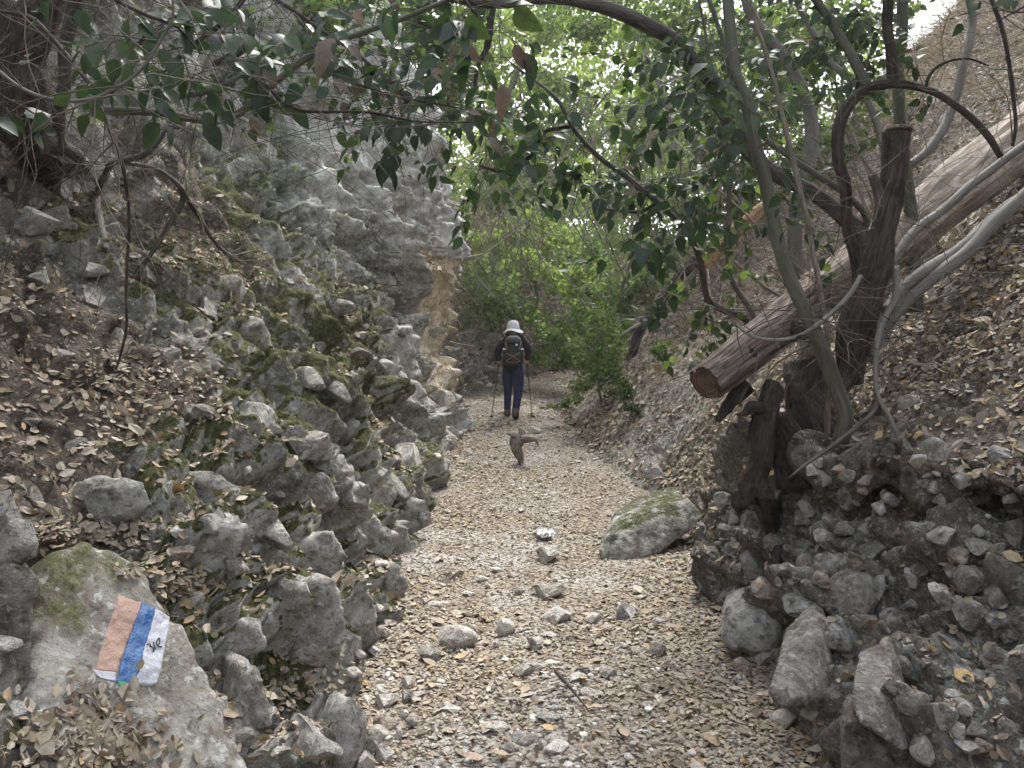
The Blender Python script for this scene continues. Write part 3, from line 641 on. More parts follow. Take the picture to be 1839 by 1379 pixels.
# the big mossy boulder right of the path, the round one and the leaning slab
def boulder(px, py, w, h, mk, roll, lab, sink=.15, dep=.9, variant=0, grp=None, Y=None):
    p, n = hit(px, py)
    if Y: p = P(px, py, Y)
    o = place_rock(px, py, w, h, mk, sink, 5, None, 'boulder', roll, variant, dep, p, n); tag(o, lab, 'boulder', grp); return o
def hull_rock(name, poly, mat, parent=None, Y=None, thick=.35, back=(0, 1, .15), shrink=.72, vox=.016, rough=.018, seed=1, front=.0, dY=(0, 0)):
    """outline seen from the path, given real thickness: hull, remeshed and weathered"""
    c = np.mean(poly, 0); pf = []
    if Y == 'min': y0 = np.mean(sorted(h[0][1] for h in (hit(*(np.array(q) * .8 + c * .2)) for q in poly) if h[0] is not None)[:3]) - .02
    else: y0 = Y or hit(*c)[0][1]
    bk = np.array(back, float); bk /= np.linalg.norm(bk)
    for x, y in poly:
        yy = y0 + dY[0] * (x - c[0]) / 100 + dY[1] * (y - c[1]) / 100; pf.append(P(x, y, yy))
    pf = np.array(pf); g = pf.mean(0); inner = g + (pf - g) * .62 + np.array((0, -front, 0)); bkp = g + (pf - g) * shrink + bk * thick
    bm = bmesh.new(); [bm.verts.new(v - g) for v in np.vstack([pf, inner, bkp])]; bmesh.ops.convex_hull(bm, input=bm.verts); me = bpy.data.meshes.new(name); bm.to_mesh(me); bm.free()
    o = bpy.data.objects.new(name, me); COL.objects.link(o); md = o.modifiers.new('r', 'REMESH'); md.mode = 'VOXEL'; md.voxel_size = vox; md.use_smooth_shade = True
    m2 = bpy.data.meshes.new_from_object(o.evaluated_get(bpy.context.evaluated_depsgraph_get())); bpy.data.objects.remove(o)
    n = len(m2.vertices); co = np.empty(n * 3, np.float32); m2.vertices.foreach_get('co', co); co = co.reshape(-1, 3); nn = np.empty(n * 3, np.float32); m2.vertex_normals.foreach_get('vector', nn); nn = nn.reshape(-1, 3)
    q = co + g; f1, f2, cr, dv = voro(q / .16, seed); t = q @ np.array((.28, .76, .58)) / .07 + fbm(q, 2, 3, seed + 4); sw = t - np.floor(t)
    d = rough * 1.0 * fbm(q, 3, 4, seed) + rough * (cr[:, 0] - .5) + rough * 1.3 * (dv * (cr - .5)).sum(1) + rough * .18 * (sw - .5) + rough * .4 * fbm(q, 14, 4, seed + 8)
    co = co + nn * d[:, None]; m2.vertices.foreach_set('co', co.ravel()); m2.materials.clear(); m2.materials.append(M[mat]); m2.update()
    for pl in m2.polygons: pl.use_smooth = True
    o = bpy.data.objects.new(name, m2); COL.objects.link(o); o.location = tuple(float(v) for v in g)
    if parent is not None: o.parent = parent
    return o
tag(hull_rock('boulder', [(1074, 990), (1095, 960), (1148, 926), (1200, 906), (1240, 898), (1264, 924), (1252, 948), (1206, 976), (1165, 1004), (1120, 1012), (1082, 1004)], 'stone_mossy', None, hit(1165, 1000)[0][1] + .12, .5, (.1, 1, .16), .75, .016, .014, 3, .03, (.10, -.25)), 'long mossy boulder lying aslant at the right edge of the path', 'boulder')
tag(hull_rock('boulder', [(1292, 1145), (1305, 1110), (1335, 1093), (1380, 1090), (1402, 1115), (1407, 1155), (1385, 1178), (1345, 1180), (1310, 1168)], 'stone', None, 'min', .3, (.2, 1, .1), .8, .013, .017, 5, .05), 'rounded grey boulder at the foot of the right bank', 'boulder')
tag(hull_rock('boulder', [(1383, 1250), (1392, 1205), (1430, 1160), (1462, 1122), (1484, 1130), (1496, 1180), (1494, 1255), (1450, 1272), (1405, 1270)], 'stone_dark', None, 'min', .4, (.4, 1, .1), .8, .012, .013, 7, .04, (.1, -.2)), 'large grey slab leaning against the foot of the right bank', 'boulder')
tag(hull_rock('boulder', [(1526, 1236), (1550, 1222), (1580, 1240), (1602, 1208), (1614, 1275), (1632, 1330), (1636, 1356), (1600, 1344), (1560, 1316), (1533, 1290)], 'stone_dark', None, 'min', .3, (.5, 1, .1), .85, .011, .011, 9, .03, (.1, -.15)), 'tall pointed slab leaning at the lower right corner', 'boulder')
tag(hull_rock('boulder', [(1510, 1315), (1525, 1288), (1560, 1318), (1600, 1345), (1612, 1410), (1512, 1410)], 'stone_dark', None, 'min', .25, (.4, 1, 0), .85, .013, .008, 11, .0), 'dark slab in the lower right wedged under the pointed slab', 'boulder')
for k, (pl, mk, Y_, th) in enumerate([
 ([(498, 1195), (528, 1092), (575, 1040), (602, 1046), (616, 1110), (610, 1180), (562, 1212), (515, 1215)], 'stone', None, .3), ([(450, 1045), (470, 995), (520, 970), (592, 955), (622, 1000), (604, 1040), (540, 1052), (500, 1060)], 'stone_moss', None, .35),
 ([(350, 990), (378, 928), (430, 920), (447, 965), (427, 1004), (382, 1016)], 'stone', None, .3), ([(458, 1064), (500, 1030), (552, 1048), (566, 1088), (530, 1110), (480, 1106)], 'stone', None, .3),
 ([(398, 1135), (430, 1098), (472, 1108), (482, 1162), (450, 1186), (410, 1176)], 'stone', None, .25), ([(352, 1184), (395, 1158), (408, 1210), (402, 1245), (370, 1256)], 'stone', None, .2),
 ([(410, 1260), (440, 1190), (465, 1200), (490, 1290), (470, 1330), (430, 1310)], 'stone', None, .25), ([(685, 930), (725, 884), (768, 900), (780, 940), (740, 962), (700, 964)], 'stone', None, .35),
 ([(590, 1400), (592, 1312), (640, 1248), (658, 1288), (652, 1345), (625, 1405)], 'stone', None, .3), ([(-20, 905), (25, 875), (55, 945), (78, 990), (40, 1015), (-20, 1030)], 'stone', 2.2, .3),
 ([(-20, 1020), (40, 1015), (60, 1050), (58, 1200), (50, 1300), (20, 1400), (-20, 1400)], 'stone_dark', 2.15, .3), ([(640, 1050), (680, 1000), (715, 1015), (735, 1055), (700, 1082), (655, 1085)], 'stone', None, .3),
 ([(600, 990), (630, 930), (680, 925), (715, 960), (700, 1005), (640, 1020)], 'stone_moss', None, .3), ([(90, 960), (110, 880), (190, 850), (260, 865), (280, 920), (200, 950)], 'stone_moss', None, .3),
 ([(280, 900), (300, 850), (380, 845), (440, 880), (450, 930), (360, 930)], 'stone_moss', None, .3), ([(500, 905), (530, 850), (590, 850), (610, 900), (570, 930)], 'stone', None, .3)]):
    hull_rock('rock', pl, mk, rock_bank, Y_, th, (-.7, .8, -.1), .85, .02, .02, 20 + k, .04)
# stones set in the earth of the right bank
EMB = [(1667,1354,64,60,'stone'),(1532,1078,92,92,'stone'),(1495,976,56,52,'stone'),(1455,1090,84,62,'stone'),(1428,1136,40,70,'stone_pink'),(1515,1152,70,62,'stone'),
 (1741,1104,56,50,'stone'),(1708,1168,56,56,'stone'),(1795,1185,54,66,'stone_dark'),(1637,1206,96,40,'stone_dark'),(1758,1040,100,66,'stone_dark'),(1694,1074,50,46,'stone'),
 (1698,1288,44,44,'stone'),(1637,1262,66,34,'stone_dark'),(1758,983,76,30,'stone'),(1576,986,56,46,'stone_dark'),(1576,1054,26,48,'stone'),(1394,890,62,50,'stone'),
 (1677,826,52,70,'stone'),(1529,893,54,48,'stone'),(1607,902,40,30,'stone_dark'),(1479,856,28,30,'stone'),(1573,630,36,52,'stone'),(1634,725,44,28,'stone_pale'),(1500,886,34,20,'stone'),
 (1400,985,60,44,'stone_dark'),(1345,1010,54,60,'stone_dark'),(1380,1060,66,50,'stone_pink'),(1480,1040,44,34,'stone_pink'),(1620,1110,70,40,'stone_dark'),(1700,960,60,44,'stone_dark'),
 (1640,960,40,34,'stone_dark'),(1800,1080,60,66,'stone_dark'),(1820,960,50,50,'stone_dark'),(1560,1110,40,30,'stone'),(1440,930,44,34,'stone_dark'),(1790,820,50,44,'stone'),(1730,860,60,30,'stone'),
 (1560,860,36,24,'stone'),(1460,840,40,24,'stone_pale'),(1510,840,26,20,'stone_pale'),(1720,1250,40,26,'stone'),(1800,1300,44,34,'stone_dark'),(1750,1340,60,34,'stone'),(1600,1180,40,30,'stone'),
 (1490,930,40,30,'stone'),(1640,1040,40,30,'stone'),(1540,1010,40,26,'stone_pink'),(1350,930,50,40,'stone_dark'),(1310,960,40,30,'stone_dark'),(1180,850,40,34,'stone'),(1300,900,36,30,'stone')]
for px, py, w_, h_, mk in EMB: place_rock(px, py, w_ * 1.05, h_ * 1.05, mk, .42, 3, leafy_bank, roll=rr.uniform(-.5, .5))
EB = 0
for k in range(700):
    px, py = rr.uniform(1280, 1839), rr.uniform(820, 1370); p, n = hit(px, py)
    if p is None or p[1] > 6 or p[0] < 1.28 or p[2] > 1.12 or EB > 120: continue
    s = rr.choice([10, 12, 15, 20, 26, 34]); place_rock(px, py, s * rr.uniform(.8, 1.5), s, rr.choice(['stone', 'stone_dark', 'stone_dark', 'stone', 'stone_pink']), .3, 2, leafy_bank, roll=rr.uniform(-.8, .8), at=p, nrm=n); EB += 1
# rocks standing proud of the left bank
LR = [(235,1000,140,90,'stone_moss',0),(314,998,70,46,'stone_pink',0),(489,958,90,70,'stone_moss',0),
 (354,1077,34,34,'stone',0),(352,1310,70,60,'stone',0),(412,1326,80,60,'stone',0),
 (565,1335,120,110,'stone',-.5),(35,1050,60,80,'stone_dark',0),
 (395,1300,80,80,'stone',.1),(60,900,60,60,'stone_moss',0),(140,800,50,30,'stone',0),
 (460,760,100,80,'stone_moss',.3),(560,800,80,60,'stone',0),(380,560,50,60,'stone_moss',0),(420,520,60,60,'stone',0),(170,540,70,60,'stone_moss',0),(70,500,60,50,'stone_moss',0),(270,500,40,50,'stone_moss',0),
 (215,600,44,40,'stone',0),(110,640,44,30,'stone',0),(310,640,40,34,'stone',0),(450,600,70,70,'stone_moss',0),(120,350,60,70,'stone_moss',0),(60,400,80,60,'stone',0),(210,420,70,80,'stone_moss',0),
 (90,270,60,60,'stone_dark',0),(780,790,60,60,'stone',0),(740,830,80,60,'stone',.2),(700,870,80,70,'stone_moss',0),(640,900,80,60,'stone',0),(600,700,70,60,'stone',0),(620,780,70,60,'stone_moss',0)]
for px, py, w_, h_, mk, ro in LR:
    if (px, py) in ((24,953),(28,1200),(35,1050)): p = P(px, py, 2.25); n = np.array((.8, -.5, .4)); place_rock(px, py, w_, h_, mk, .5, 4, rock_bank, 'rock', ro, at=p, nrm=n)
    else: place_rock(px, py, w_ * 1.08, h_ * 1.08, mk, .62, 4, rock_bank, 'rock', ro)
EB = 0
for k in range(1500):
    px, py = rr.uniform(0, 800), rr.uniform(330, 1370); p, n = hit(px, py)
    if p is None or EB > 80 or p[1] > 12 or p[0] > -.72: continue
    if (px - 230) ** 2 + (py - 1150) ** 2 < 190 ** 2: continue
    soily = px < 430 - max(0, py - 640) * .5 and 330 < py < 900
    if soily and rr.random() < .8: continue
    s = rr.choice([12, 16, 20, 26, 34, 44]) * (1 if p[1] < 7 else .7)
    place_rock(px, py, s * rr.uniform(.9, 1.6), s * rr.uniform(.7, 1.1), rr.choice(['stone', 'stone', 'stone_dark', 'stone_moss', 'stone_pale'] if s < 24 else ['stone', 'stone_moss', 'stone_dark']), .5, 3 if s > 24 else 2, rock_bank, 'rock', rr.uniform(-.6, .6), at=p, nrm=n); EB += 1
# uncountable grit and pebbles in the path
r = np.random.default_rng(77); m = mid(VP)
dens = 260 * far_fall(m, 4, 1.1) * inview(m) * (1 + 3 * gravel + 2.0 * np.exp(-((m[..., 0] + .72) / .28) ** 2) * sst(5.2, 3.4, m[..., 1])) * sst(20, 14, m[..., 1])
Pp, NN = scatter(VP, dens, 7000, -1, 21); n = len(Pp)
bm = bmesh.new(); bmesh.ops.create_icosphere(bm, subdivisions=1, radius=1); IV = np.array([v.co[:] for v in bm.verts]); IF = np.array([[v.index for v in f.verts] for f in bm.faces]); bm.free()
sz = np.clip(.006 * r.lognormal(0, .55, n), .003, .022) * np.maximum(1, Pp[:, 1] / 6) ** .5
V = (IV[None] * (1 + r.uniform(-.3, .3, (n, 12, 1)))) * sz[:, None, None] * r.uniform(.6, 1.4, (n, 1, 3)) * (1, 1, .7) + Pp[:, None, :] + (0, 0, .002)
M['grit'] = mat_leaf('pale_grit', [(.22, .20, .18), (.42, .40, .37), (.62, .60, .57), (.30, .27, .24)], (1, 1, 1), 0, .9, .2)
o = obj('path_pebbles', npmesh('path_pebbles', V.reshape(-1, 3), (IF[None] + (np.arange(n) * 12)[:, None, None]).reshape(-1, 3), M['grit'], {'rnd': np.repeat(r.random(n), 12)}, False)); tag(o, 'tiny pale pebbles and grit scattered over the footpath', kind='stuff')
print('litter+rocks', time.time() - T0)
# flat pale stones bedded in the path surface (pieces of the path)
for k in range(90):
    px, py = rr.gauss(900, 170), rr.uniform(960, 1375); p, n = hit(px, py)
    if p is None or abs(p[0] - .1) > .95: continue
    s = rr.choice([12, 16, 20, 26, 34]) * (.6 + (py - 950) / 900); place_rock(px, py, s * rr.uniform(1, 1.8), s * .5, rr.choice(['stone_path', 'stone_path', 'stone_pale', 'stone']), .34, 3, path, 'stone', rr.uniform(-.1, .1), at=p, nrm=n)
# ------------------------------------------------------------------ painted trail marker slab
SN = np.array((.74, -.27, .62)); SN /= np.linalg.norm(SN); CAM = np.array((0, 0, EYE)); SP0 = P(240, 1150, 2.42)
def slab(px, py, lift=0.0):
    px = np.asarray(px, float); py = np.asarray(py, float)
    d = np.stack([(px - HX) / F, np.ones_like(px), (HY - py) / F], -1); t = ((SP0 - CAM) @ SN) / (d @ SN)
    Q = CAM + d * t[..., None]; q = Q.reshape(-1, 3)
    h = .035 * fbm(q, 2.4, 3, 501) + .018 * fbm(q, 8, 4, 502) + .005 * fbm(q, 26, 3, 503)
    return Q + SN * (h.reshape(px.shape) + lift)[..., None]
POLY = np.array([(58, 1030), (95, 985), (150, 975), (215, 990), (268, 1030), (300, 1080), (330, 1120), (372, 1200), (410, 1290), (455, 1400), (100, 1420), (62, 1260), (66, 1150)], float)
def sdpoly(px, py, poly):
    ins = np.zeros(px.shape, bool); dm = np.full(px.shape, 1e9)
    for k in range(len(poly)):
        a, b = poly[k], poly[(k + 1) % len(poly)]
        c = ((a[1] > py) != (b[1] > py)) & (px < (b[0] - a[0]) * (py - a[1]) / (b[1] - a[1] + 1e-9) + a[0]); ins ^= c
        e = b - a; t = np.clip(((px - a[0]) * e[0] + (py - a[1]) * e[1]) / (e @ e), 0, 1)
        dm = np.minimum(dm, np.hypot(px - a[0] - t * e[0], py - a[1] - t * e[1]))
    return np.where(ins, dm, -dm)
gx, gy = np.meshgrid(np.linspace(15, 500, 190), np.linspace(935, 1450, 200), indexing='ij')
sd_ = sdpoly(gx, gy, POLY); jit = 9 * vnoise(np.stack([gx.ravel() / 22, gy.ravel() / 22, gx.ravel() * 0], 1), 5).reshape(gx.shape)
sd_ += jit
V = slab(gx, gy); edge = np.where(sd_ > 0, .035 * np.exp(-sd_ / 9), .035 + .30 * (1 - np.exp(sd_ / 12)))
V = V - SN * edge[..., None]
bs = P(240, 1150, 2.5)
sb = thing('trail_marker_boulder', bs, 'large flat lichen covered rock slab with orange blue and white painted stripes', 'boulder')
ii = gquads(*gx.shape); keep = (sd_.ravel()[ii] > -34).all(1)
def mat_slab():
    n = NT('lichen_slab'); p = n.geo['Position']; n1 = n.noise(p, 3.2, 6, .62); n2 = n.noise(p, 14, 6, .65); n3 = n.noise(p, 70, 5, .6)
    col = n.mix(n.ramp(n1, .35, .65), (.17, .155, .135), (.36, .35, .33)); col = n.mix(n.ramp(n2, .35, .62), n.mix(1.0, col, (.7, .68, .62), 'MULTIPLY'), col)
    col = n.mix(n.math('MULTIPLY', n.ramp(n.noise(p, 5, 5, .7), .56, .66), .6), col, (.13, .105, .08))
    col = n.mix(n.math('MULTIPLY', n.ramp(n.noise(p, 24, 4, .6, .4), .56, .62), .55), col, (.50, .52, .50)); col = n.mix(n.math('MULTIPLY', n.ramp(n.noise(p, 30, 6, .75), .45, .36), .6), col, (.06, .055, .05))
    xz = n.node('ShaderNodeSeparateXYZ', Vector=p).outputs
    f = n.math('ADD', n.noise(p, 7, 7, .8), n.math('MULTIPLY', n.ramp(n.math('ADD', xz[2], n.math('MULTIPLY', xz[0], -.35)), 1.02, 1.45), .20))
    col = n.mix(n.math('MULTIPLY', n.ramp(f, .60, .74), .85), col, n.mix(n.ramp(n3, .35, .65), (.045, .055, .02), (.13, .14, .05)))
    h = n.math('ADD', n2, n.math('ADD', n.math('MULTIPLY', n3, .55), n.math('MULTIPLY', n.noise(p, 200, 3, .7), .3)))
    return n.bsdf(col, .9, n.bump(h, .8, .016), .2)
M['slab'] = mat_slab()
o = obj('slab', npmesh('slab', V.reshape(-1, 3) - local(sb), ii[keep], M['slab']), sb)
def mat_paint(name, c, wear, wc, rough=.45):
    n = NT(name); p = n.geo['Position']; a = n.noise(p, 60, 5, .7); b = n.noise(p, 12, 4, .6)
    col = n.mix(n.ramp(b, .35, .65), tuple(x * .86 for x in c), c); col = n.mix(n.math('MULTIPLY', n.ramp(a, wear, wear + .08), .8), col, wc)
    return n.bsdf(col, rough, n.bump(n.math('ADD', a, n.noise(p, 180, 3, .6)), .6, .006), .45)
M['p_orange'] = mat_paint('faded_orange_paint', (.40, .255, .205), .50, (.33, .25, .20), .7)
M['p_blue'] = mat_paint('blue_paint', (.035, .115, .30), .55, (.05, .10, .19), .3)
M['p_white'] = mat_paint('white_paint', (.43, .445, .50), .54, (.50, .49, .48), .5)
M['p_green'] = mat_paint('green_paint_edge', (.05, .30, .15), .66, (.3, .3, .28), .5)
def patch(name, quad, mat, lift, lab=None, n=40):
    a, b, c, d = [np.array(q, float) for q in quad]; u, v = np.meshgrid(np.linspace(0, 1, n), np.linspace(0, 1, n * 2), indexing='ij')
    g = a * ((1 - u) * (1 - v))[..., None] + b * (u * (1 - v))[..., None] + c * (u * v)[..., None] + d * ((1 - u) * v)[..., None]
    q = g.reshape(-1, 2) / 9; e = np.stack([vnoise(np.c_[q, q[:, 0] * 0 + k * 9.], 3 + k) + .5 * vnoise(np.c_[q * 3, q[:, 0] * 0 + k], 6 + k) for k in (0, 1)], 1).reshape(g.shape)
    g = g + e * 1.3; W = slab(g[..., 0], g[..., 1], lift)
    ed = np.minimum(np.minimum(u, 1 - u) * 1.0, np.minimum(v, 1 - v) * 2); W = W - SN * (.006 * np.exp(-ed / .02))[..., None]
    o = obj(name, npmesh(name, W.reshape(-1, 3) - local(sb), gquads(*u.shape), mat), sb)
    if lab: o['label'] = lab
patch('paint_stripe', [(210, 1068), (252, 1086), (207, 1210), (169, 1205)], M['p_orange'], .0035, 'faded orange painted stripe')
patch('paint_stripe', [(250, 1084), (276, 1095), (240, 1232), (204, 1227)], M['p_blue'], .0055, 'glossy blue painted stripe')
patch('paint_stripe', [(274, 1094), (305, 1108), (280, 1231), (238, 1232)], M['p_white'], .0040, 'white painted stripe with dark handwriting')
patch('paint_stripe', [(163, 1203), (207, 1209), (206, 1226), (172, 1217)], M['p_white'], .0025, 'white paint dab under the orange stripe', 16)
patch('paint_stripe', [(206, 1224), (240, 1229), (238, 1234), (212, 1233)], M['p_green'], .0062, 'thin green paint edge below the blue stripe', 12)
mb = MB(); z2 = lambda L: [(240 + x / 23, 1130 + y / 23) for x, y in L]
for L in ([(455, 720), (500, 700), (545, 680)], [(470, 925), (482, 932), (492, 938)], [(580, 715), (578, 790), (650, 830), (690, 890), (710, 960), (700, 1020)], [(685, 630), (700, 740), (735, 820), (780, 930)],
          [(870, 780), (920, 700), (940, 600), (925, 510), (890, 485), (830, 540), (790, 640), (800, 720), (850, 790), (930, 840), (1000, 840), (1030, 805)]):
    g = np.array(z2(L)); mb.tube(slab(g[:, 0], g[:, 1], .006), .0017, 5, .004)
def flat_mat(name, c, rough=.6, spec=.3, sc=60, var=.75, metal=0.0, bs=.3):
    n = NT(name); p = n.geo['Position']; a = n.noise(p, sc, 4, .6); return n.bsdf(n.mix(n.ramp(a, .3, .7), tuple(x * var for x in c), c), rough, n.bump(a, bs, .004), spec, metal=metal)
M['ink'] = flat_mat('dark_ink', (.02, .022, .045)); mb.build('handwriting', M['ink'], sb)['label'] = 'short dark handwritten word on the white stripe'
# small second waymark further along the rock
def daub(name, px, py, w, h, mat, lab, seed):
    p, n = hit(px, py); r = np.random.default_rng(seed); t = np.array((0, 0, 1.)); u = np.cross(t, n); u /= np.linalg.norm(u); t = np.cross(n, u)
    s = p[1] / F; V = [p + n * .03]
    for k in range(14): a = k / 14 * 6.283; q = r.uniform(.7, 1.15); V.append(p + n * .022 + (u * math.cos(a) * w * s * q + t * math.sin(a) * h * s * q) * .5)
    V = np.array(V); o = obj(name, npmesh(name, V, [[(0, 1 + k, 1 + (k + 1) % 14) for k in range(14)]], mat), rock_bank); o['label'] = lab
daub('paint_daub', 602, 989, 10, 9, M['p_orange'], 'small worn orange waymark daub', 1); daub('paint_daub', 606, 1000, 15, 12, M['p_blue'], 'small worn blue waymark daub', 2); daub('paint_daub', 608, 1013, 14, 12, M['p_white'], 'small worn white waymark daub', 3)
# leaves drifted on and round the slab
r = np.random.default_rng(31)
def drift(name, cx, cy, sx, sy, n, L, seed, lab, on=None):
    r = np.random.default_rng(seed); Q = []; N_ = []
    for k in range(n):
        x, y = cx + r.normal() * sx, cy + r.normal() * sy
        if on: q = slab(np.array(x), np.array(y), .008 + r.uniform(0, .015)); Q.append(q); N_.append(SN)
        else:
            q, nn = hit(x, y)
            if q is None: continue
            Q.append(q + nn * r.uniform(.004, .03)); N_.append(nn * .6 + np.array((0, 0, .6)))
    Q = np.array(Q); v, f, rn = leaves_np(Q, np.array(N_), L * r.lognormal(0, .25, len(Q)), .4, 1.2, seed=seed)
    tag(obj(name, npmesh(name, v, f, M['litter'], {'rnd': rn}, False)), lab, kind='stuff')
drift('slab_leaves', 150, 1330, 70, 40, 420, .036, 41, 'heap of dry leaves at the foot of the painted slab', True)
drift('slab_leaves', 230, 1030, 20, 10, 26, .03, 42, 'few dry leaves lying on the top of the painted slab', True)
drift('ledge_leaves', 150, 965, 60, 14, 260, .034, 43, 'strip of dry leaves on the ledge above the painted slab')
drift('ledge_leaves', 318, 1040, 26, 22, 220, .034, 44, 'pocket of dry leaves right of the painted slab top')
drift('ledge_leaves', 260, 690, 90, 40, 420, .036, 45, 'drift of pale dry leaves on the soil slope of the left bank')
drift('ledge_leaves', 560, 1240, 60, 30, 200, .03, 46, 'dry leaves between the rocks near the stone heap')

# ------------------------------------------------------------------ white tissue, dead stick, dead wood
p, n = hit(981, 967); r = np.random.default_rng(9); g = 15
u, v = np.meshgrid(np.linspace(-1, 1, g), np.linspace(-1, 1, g), indexing='ij'); q = np.c_[u.ravel() * 2, v.ravel() * 2, u.ravel() * 0]
M['tissue'] = flat_mat('white_tissue', (.86, .87, .92), .8)
V = np.c_[u.ravel() * .065 + fbm(q, 1.2, 3, 1) * .04, v.ravel() * .07 + fbm(q, 1.2, 3, 2) * .04, .04 + .045 * np.abs(fbm(q, 1.6, 3, 3)) + .012 * fbm(q, 4, 2, 5)]
o = obj('tissue', npmesh('tissue', V, gquads(g, g), M['tissue'], None, False), None, p); tag(o, 'crumpled white tissue lying in the middle of the leafy path', 'tissue')
BRS = []
def P3(L): return [P(*q) for q in L]
def tubes(name, lab, cat, parts, group=None, base=None, sides=9, step=.03):
    """parts: (part name, [(px,py,Y)], [width px], material, rough, wobble)"""
    b = P(*(base or parts[0][1][0])); t = thing(name, b, lab, cat, group); BRS.append((t, []))
    for k, q in enumerate(parts):
        nm, pts, wd, mt = q[:4]; ro = q[4] if len(q) > 4 else .15
        wd = np.interp(np.linspace(0, 1, len(pts)), np.linspace(0, 1, len(wd)), wd) if len(wd) != len(pts) else wd
        mb = MB(); pr = mb.tube(P3(pts), [w_ * a[2] / F / 2 for w_, a in zip(wd, pts)], sides, step, ro, 16, .012, True, k + len(lab)); mb.build(nm, M[mt], t); BRS[-1][1].append(pr[0])
    return t
def gpt(px, py, up=0.0):
    p, n = hit(px, py); return (px, py, p[1])
yS = gpt(1020, 1235)[2]
tubes('dead_stick', 'thin dead stick lying aslant on the leaves in the right half of the near path', 'stick', [('stick', [(999, 1206, 3.66), (1014, 1222, 3.58), (1035, 1246, 3.48), (1058, 1274, 3.36)], [7, 7, 5, 2], 'twig_dark'), ('side_twig', [(1022, 1231, 3.54), (1016, 1235, 3.53), (1008, 1233, 3.53)], [4, 2], 'twig_dark')])
yD = gpt(935, 832)[2]
M['driftwood'] = mat_bark('grey_dead_wood', (.11, .092, .078), (.33, .29, .255), 1, .9, None, 1, .02)
tubes('dead_stump', 'forked grey dead stump standing up in the middle of the path before the hiker', 'dead wood', [
 ('trunk', [(938, 846, yD - .05), (935, 826, yD), (929, 806, yD), (930, 792, yD), (938, 780, yD), (934, 768, yD)], [12, 12, 20, 27, 14, 6], 'driftwood', .5), ('root', [(937, 838, yD - .05), (928, 843, yD - .15), (917, 846, yD - .25)], [12, 8, 4], 'driftwood', .5), ('root', [(937, 838, yD - .05), (946, 846, yD - .2), (956, 850, yD - .3)], [11, 8, 4], 'driftwood', .5), ('arm', [(932, 790, yD), (922, 782, yD), (911, 779, yD)], [20, 13, 4], 'driftwood', .5),
 ('arm', [(934, 790, yD), (948, 788, yD - .1), (962, 790, yD - .2), (967, 800, yD - .2)], [15, 13, 8, 4], 'driftwood', .5), ('arm', [(936, 786, yD), (946, 780, yD + .1), (956, 786, yD + .1)], [10, 9, 5], 'driftwood', .4)], None, (934, 838, yD), 10, .02)

# ------------------------------------------------------------------ big log
LG = [(1266, 690, 4.35), (1330, 640, 4.5), (1400, 587, 4.68), (1500, 508, 4.95), (1600, 436, 5.25), (1700, 356, 5.6), (1800, 276, 6.0), (1900, 200, 6.45), (2040, 100, 7.1)]
log = thing('fallen_log', P(*LG[0]), 'huge fallen log with sawn end sticking out over the path from the right bank', 'log')
mb = MB(); rad = [.118, .13, .14, .152, .165, .19, .21, .225, .23]
pts = P3(LG); p_, r_, q_ = resample(pts, rad, .018); sides = 72
ax = np.gradient(p_, axis=0); ax /= np.linalg.norm(ax, axis=1)[:, None]; uu = np.cross(ax, (0, 0, 1)); uu /= np.linalg.norm(uu, axis=1)[:, None]; ww = np.cross(ax, uu)
an = np.linspace(0, 2 * math.pi, sides, endpoint=False); ca, sa = np.cos(an), np.sin(an); m_ = len(p_)
ang = np.broadcast_to(an, (m_, sides)).ravel(); along = np.repeat(q_, sides); cc = np.stack([np.cos(ang) * 1.2, np.sin(ang) * 1.2, along], 1)
grain = fbm(cc * (9, 9, 1.1), 1, 4, 601); flake = vnoise(cc * (7, 7, 5), 605) ; top = sst(.1, .8, -np.sin(ang)) * sst(2.0, .9, along)
h = .045 * fbm(cc, .9, 2, 613) + .035 * grain + .03 * np.abs(fbm(cc * (24, 24, 1.4), 1, 2, 607)) + top * (.02 * np.round(flake * 3) / 3 + .012 * fbm(cc * (20, 20, 14), 1, 2, 609)) + .03 * fbm(cc, 1.1, 2, 611)
h -= .05 * (np.abs(np.sin(ang * .5 + 1.0)) < .05)
bnd = along + .10 * vnoise(np.c_[np.cos(ang) * 3, np.sin(ang) * 3, ang * 0], 617) - q_[58]
rr_ = np.repeat(r_, sides) * (1 + h * 3.4) * np.where(bnd < 0, .93, 1.0 + .08 * np.exp(-bnd / .05))
D = (uu[:, None] * ca[None, :, None] + ww[:, None] * sa[None, :, None]).reshape(-1, 3); cut = np.repeat(np.exp(-q_ / .03), sides)
V = np.repeat(p_, sides, 0) + D * rr_[:, None]
tcl = np.c_[np.cos(ang) * rr_, np.sin(ang) * rr_, along]
i = np.arange(m_ - 1)[:, None] * sides; j = np.arange(sides)[None, :]; kk = (j + 1) % sides
Q = np.stack([i + j, i + kk, i + sides + kk, i + sides + j], 2).reshape(-1, 4)
split = 95
def logpart(name, a, b, mat, lab=None):
    qq = Q[(Q[:, 0] // sides >= a) & (Q[:, 0] // sides < b)]; ids, inv = np.unique(qq.ravel(), return_inverse=True)
    o = obj(name, npmesh(name, V[ids] - local(log), inv.reshape(-1, 4), M[mat], {'tc': tcl[ids]}), log)
    if lab: o['label'] = lab
logpart('trunk', 0, 58, 'log_wood', 'reddish brown flaking lower half'); logpart('trunk', 58, m_, 'log_grey', 'pale grey weathered upper half')
cV = [p_[0] - ax[0] * .0]; ring = V[:sides]
CV = np.vstack([[p_[0]], p_[0] + (ring - p_[0]) * .5, ring]); CV[1:sides + 1] += ax[0] * .012
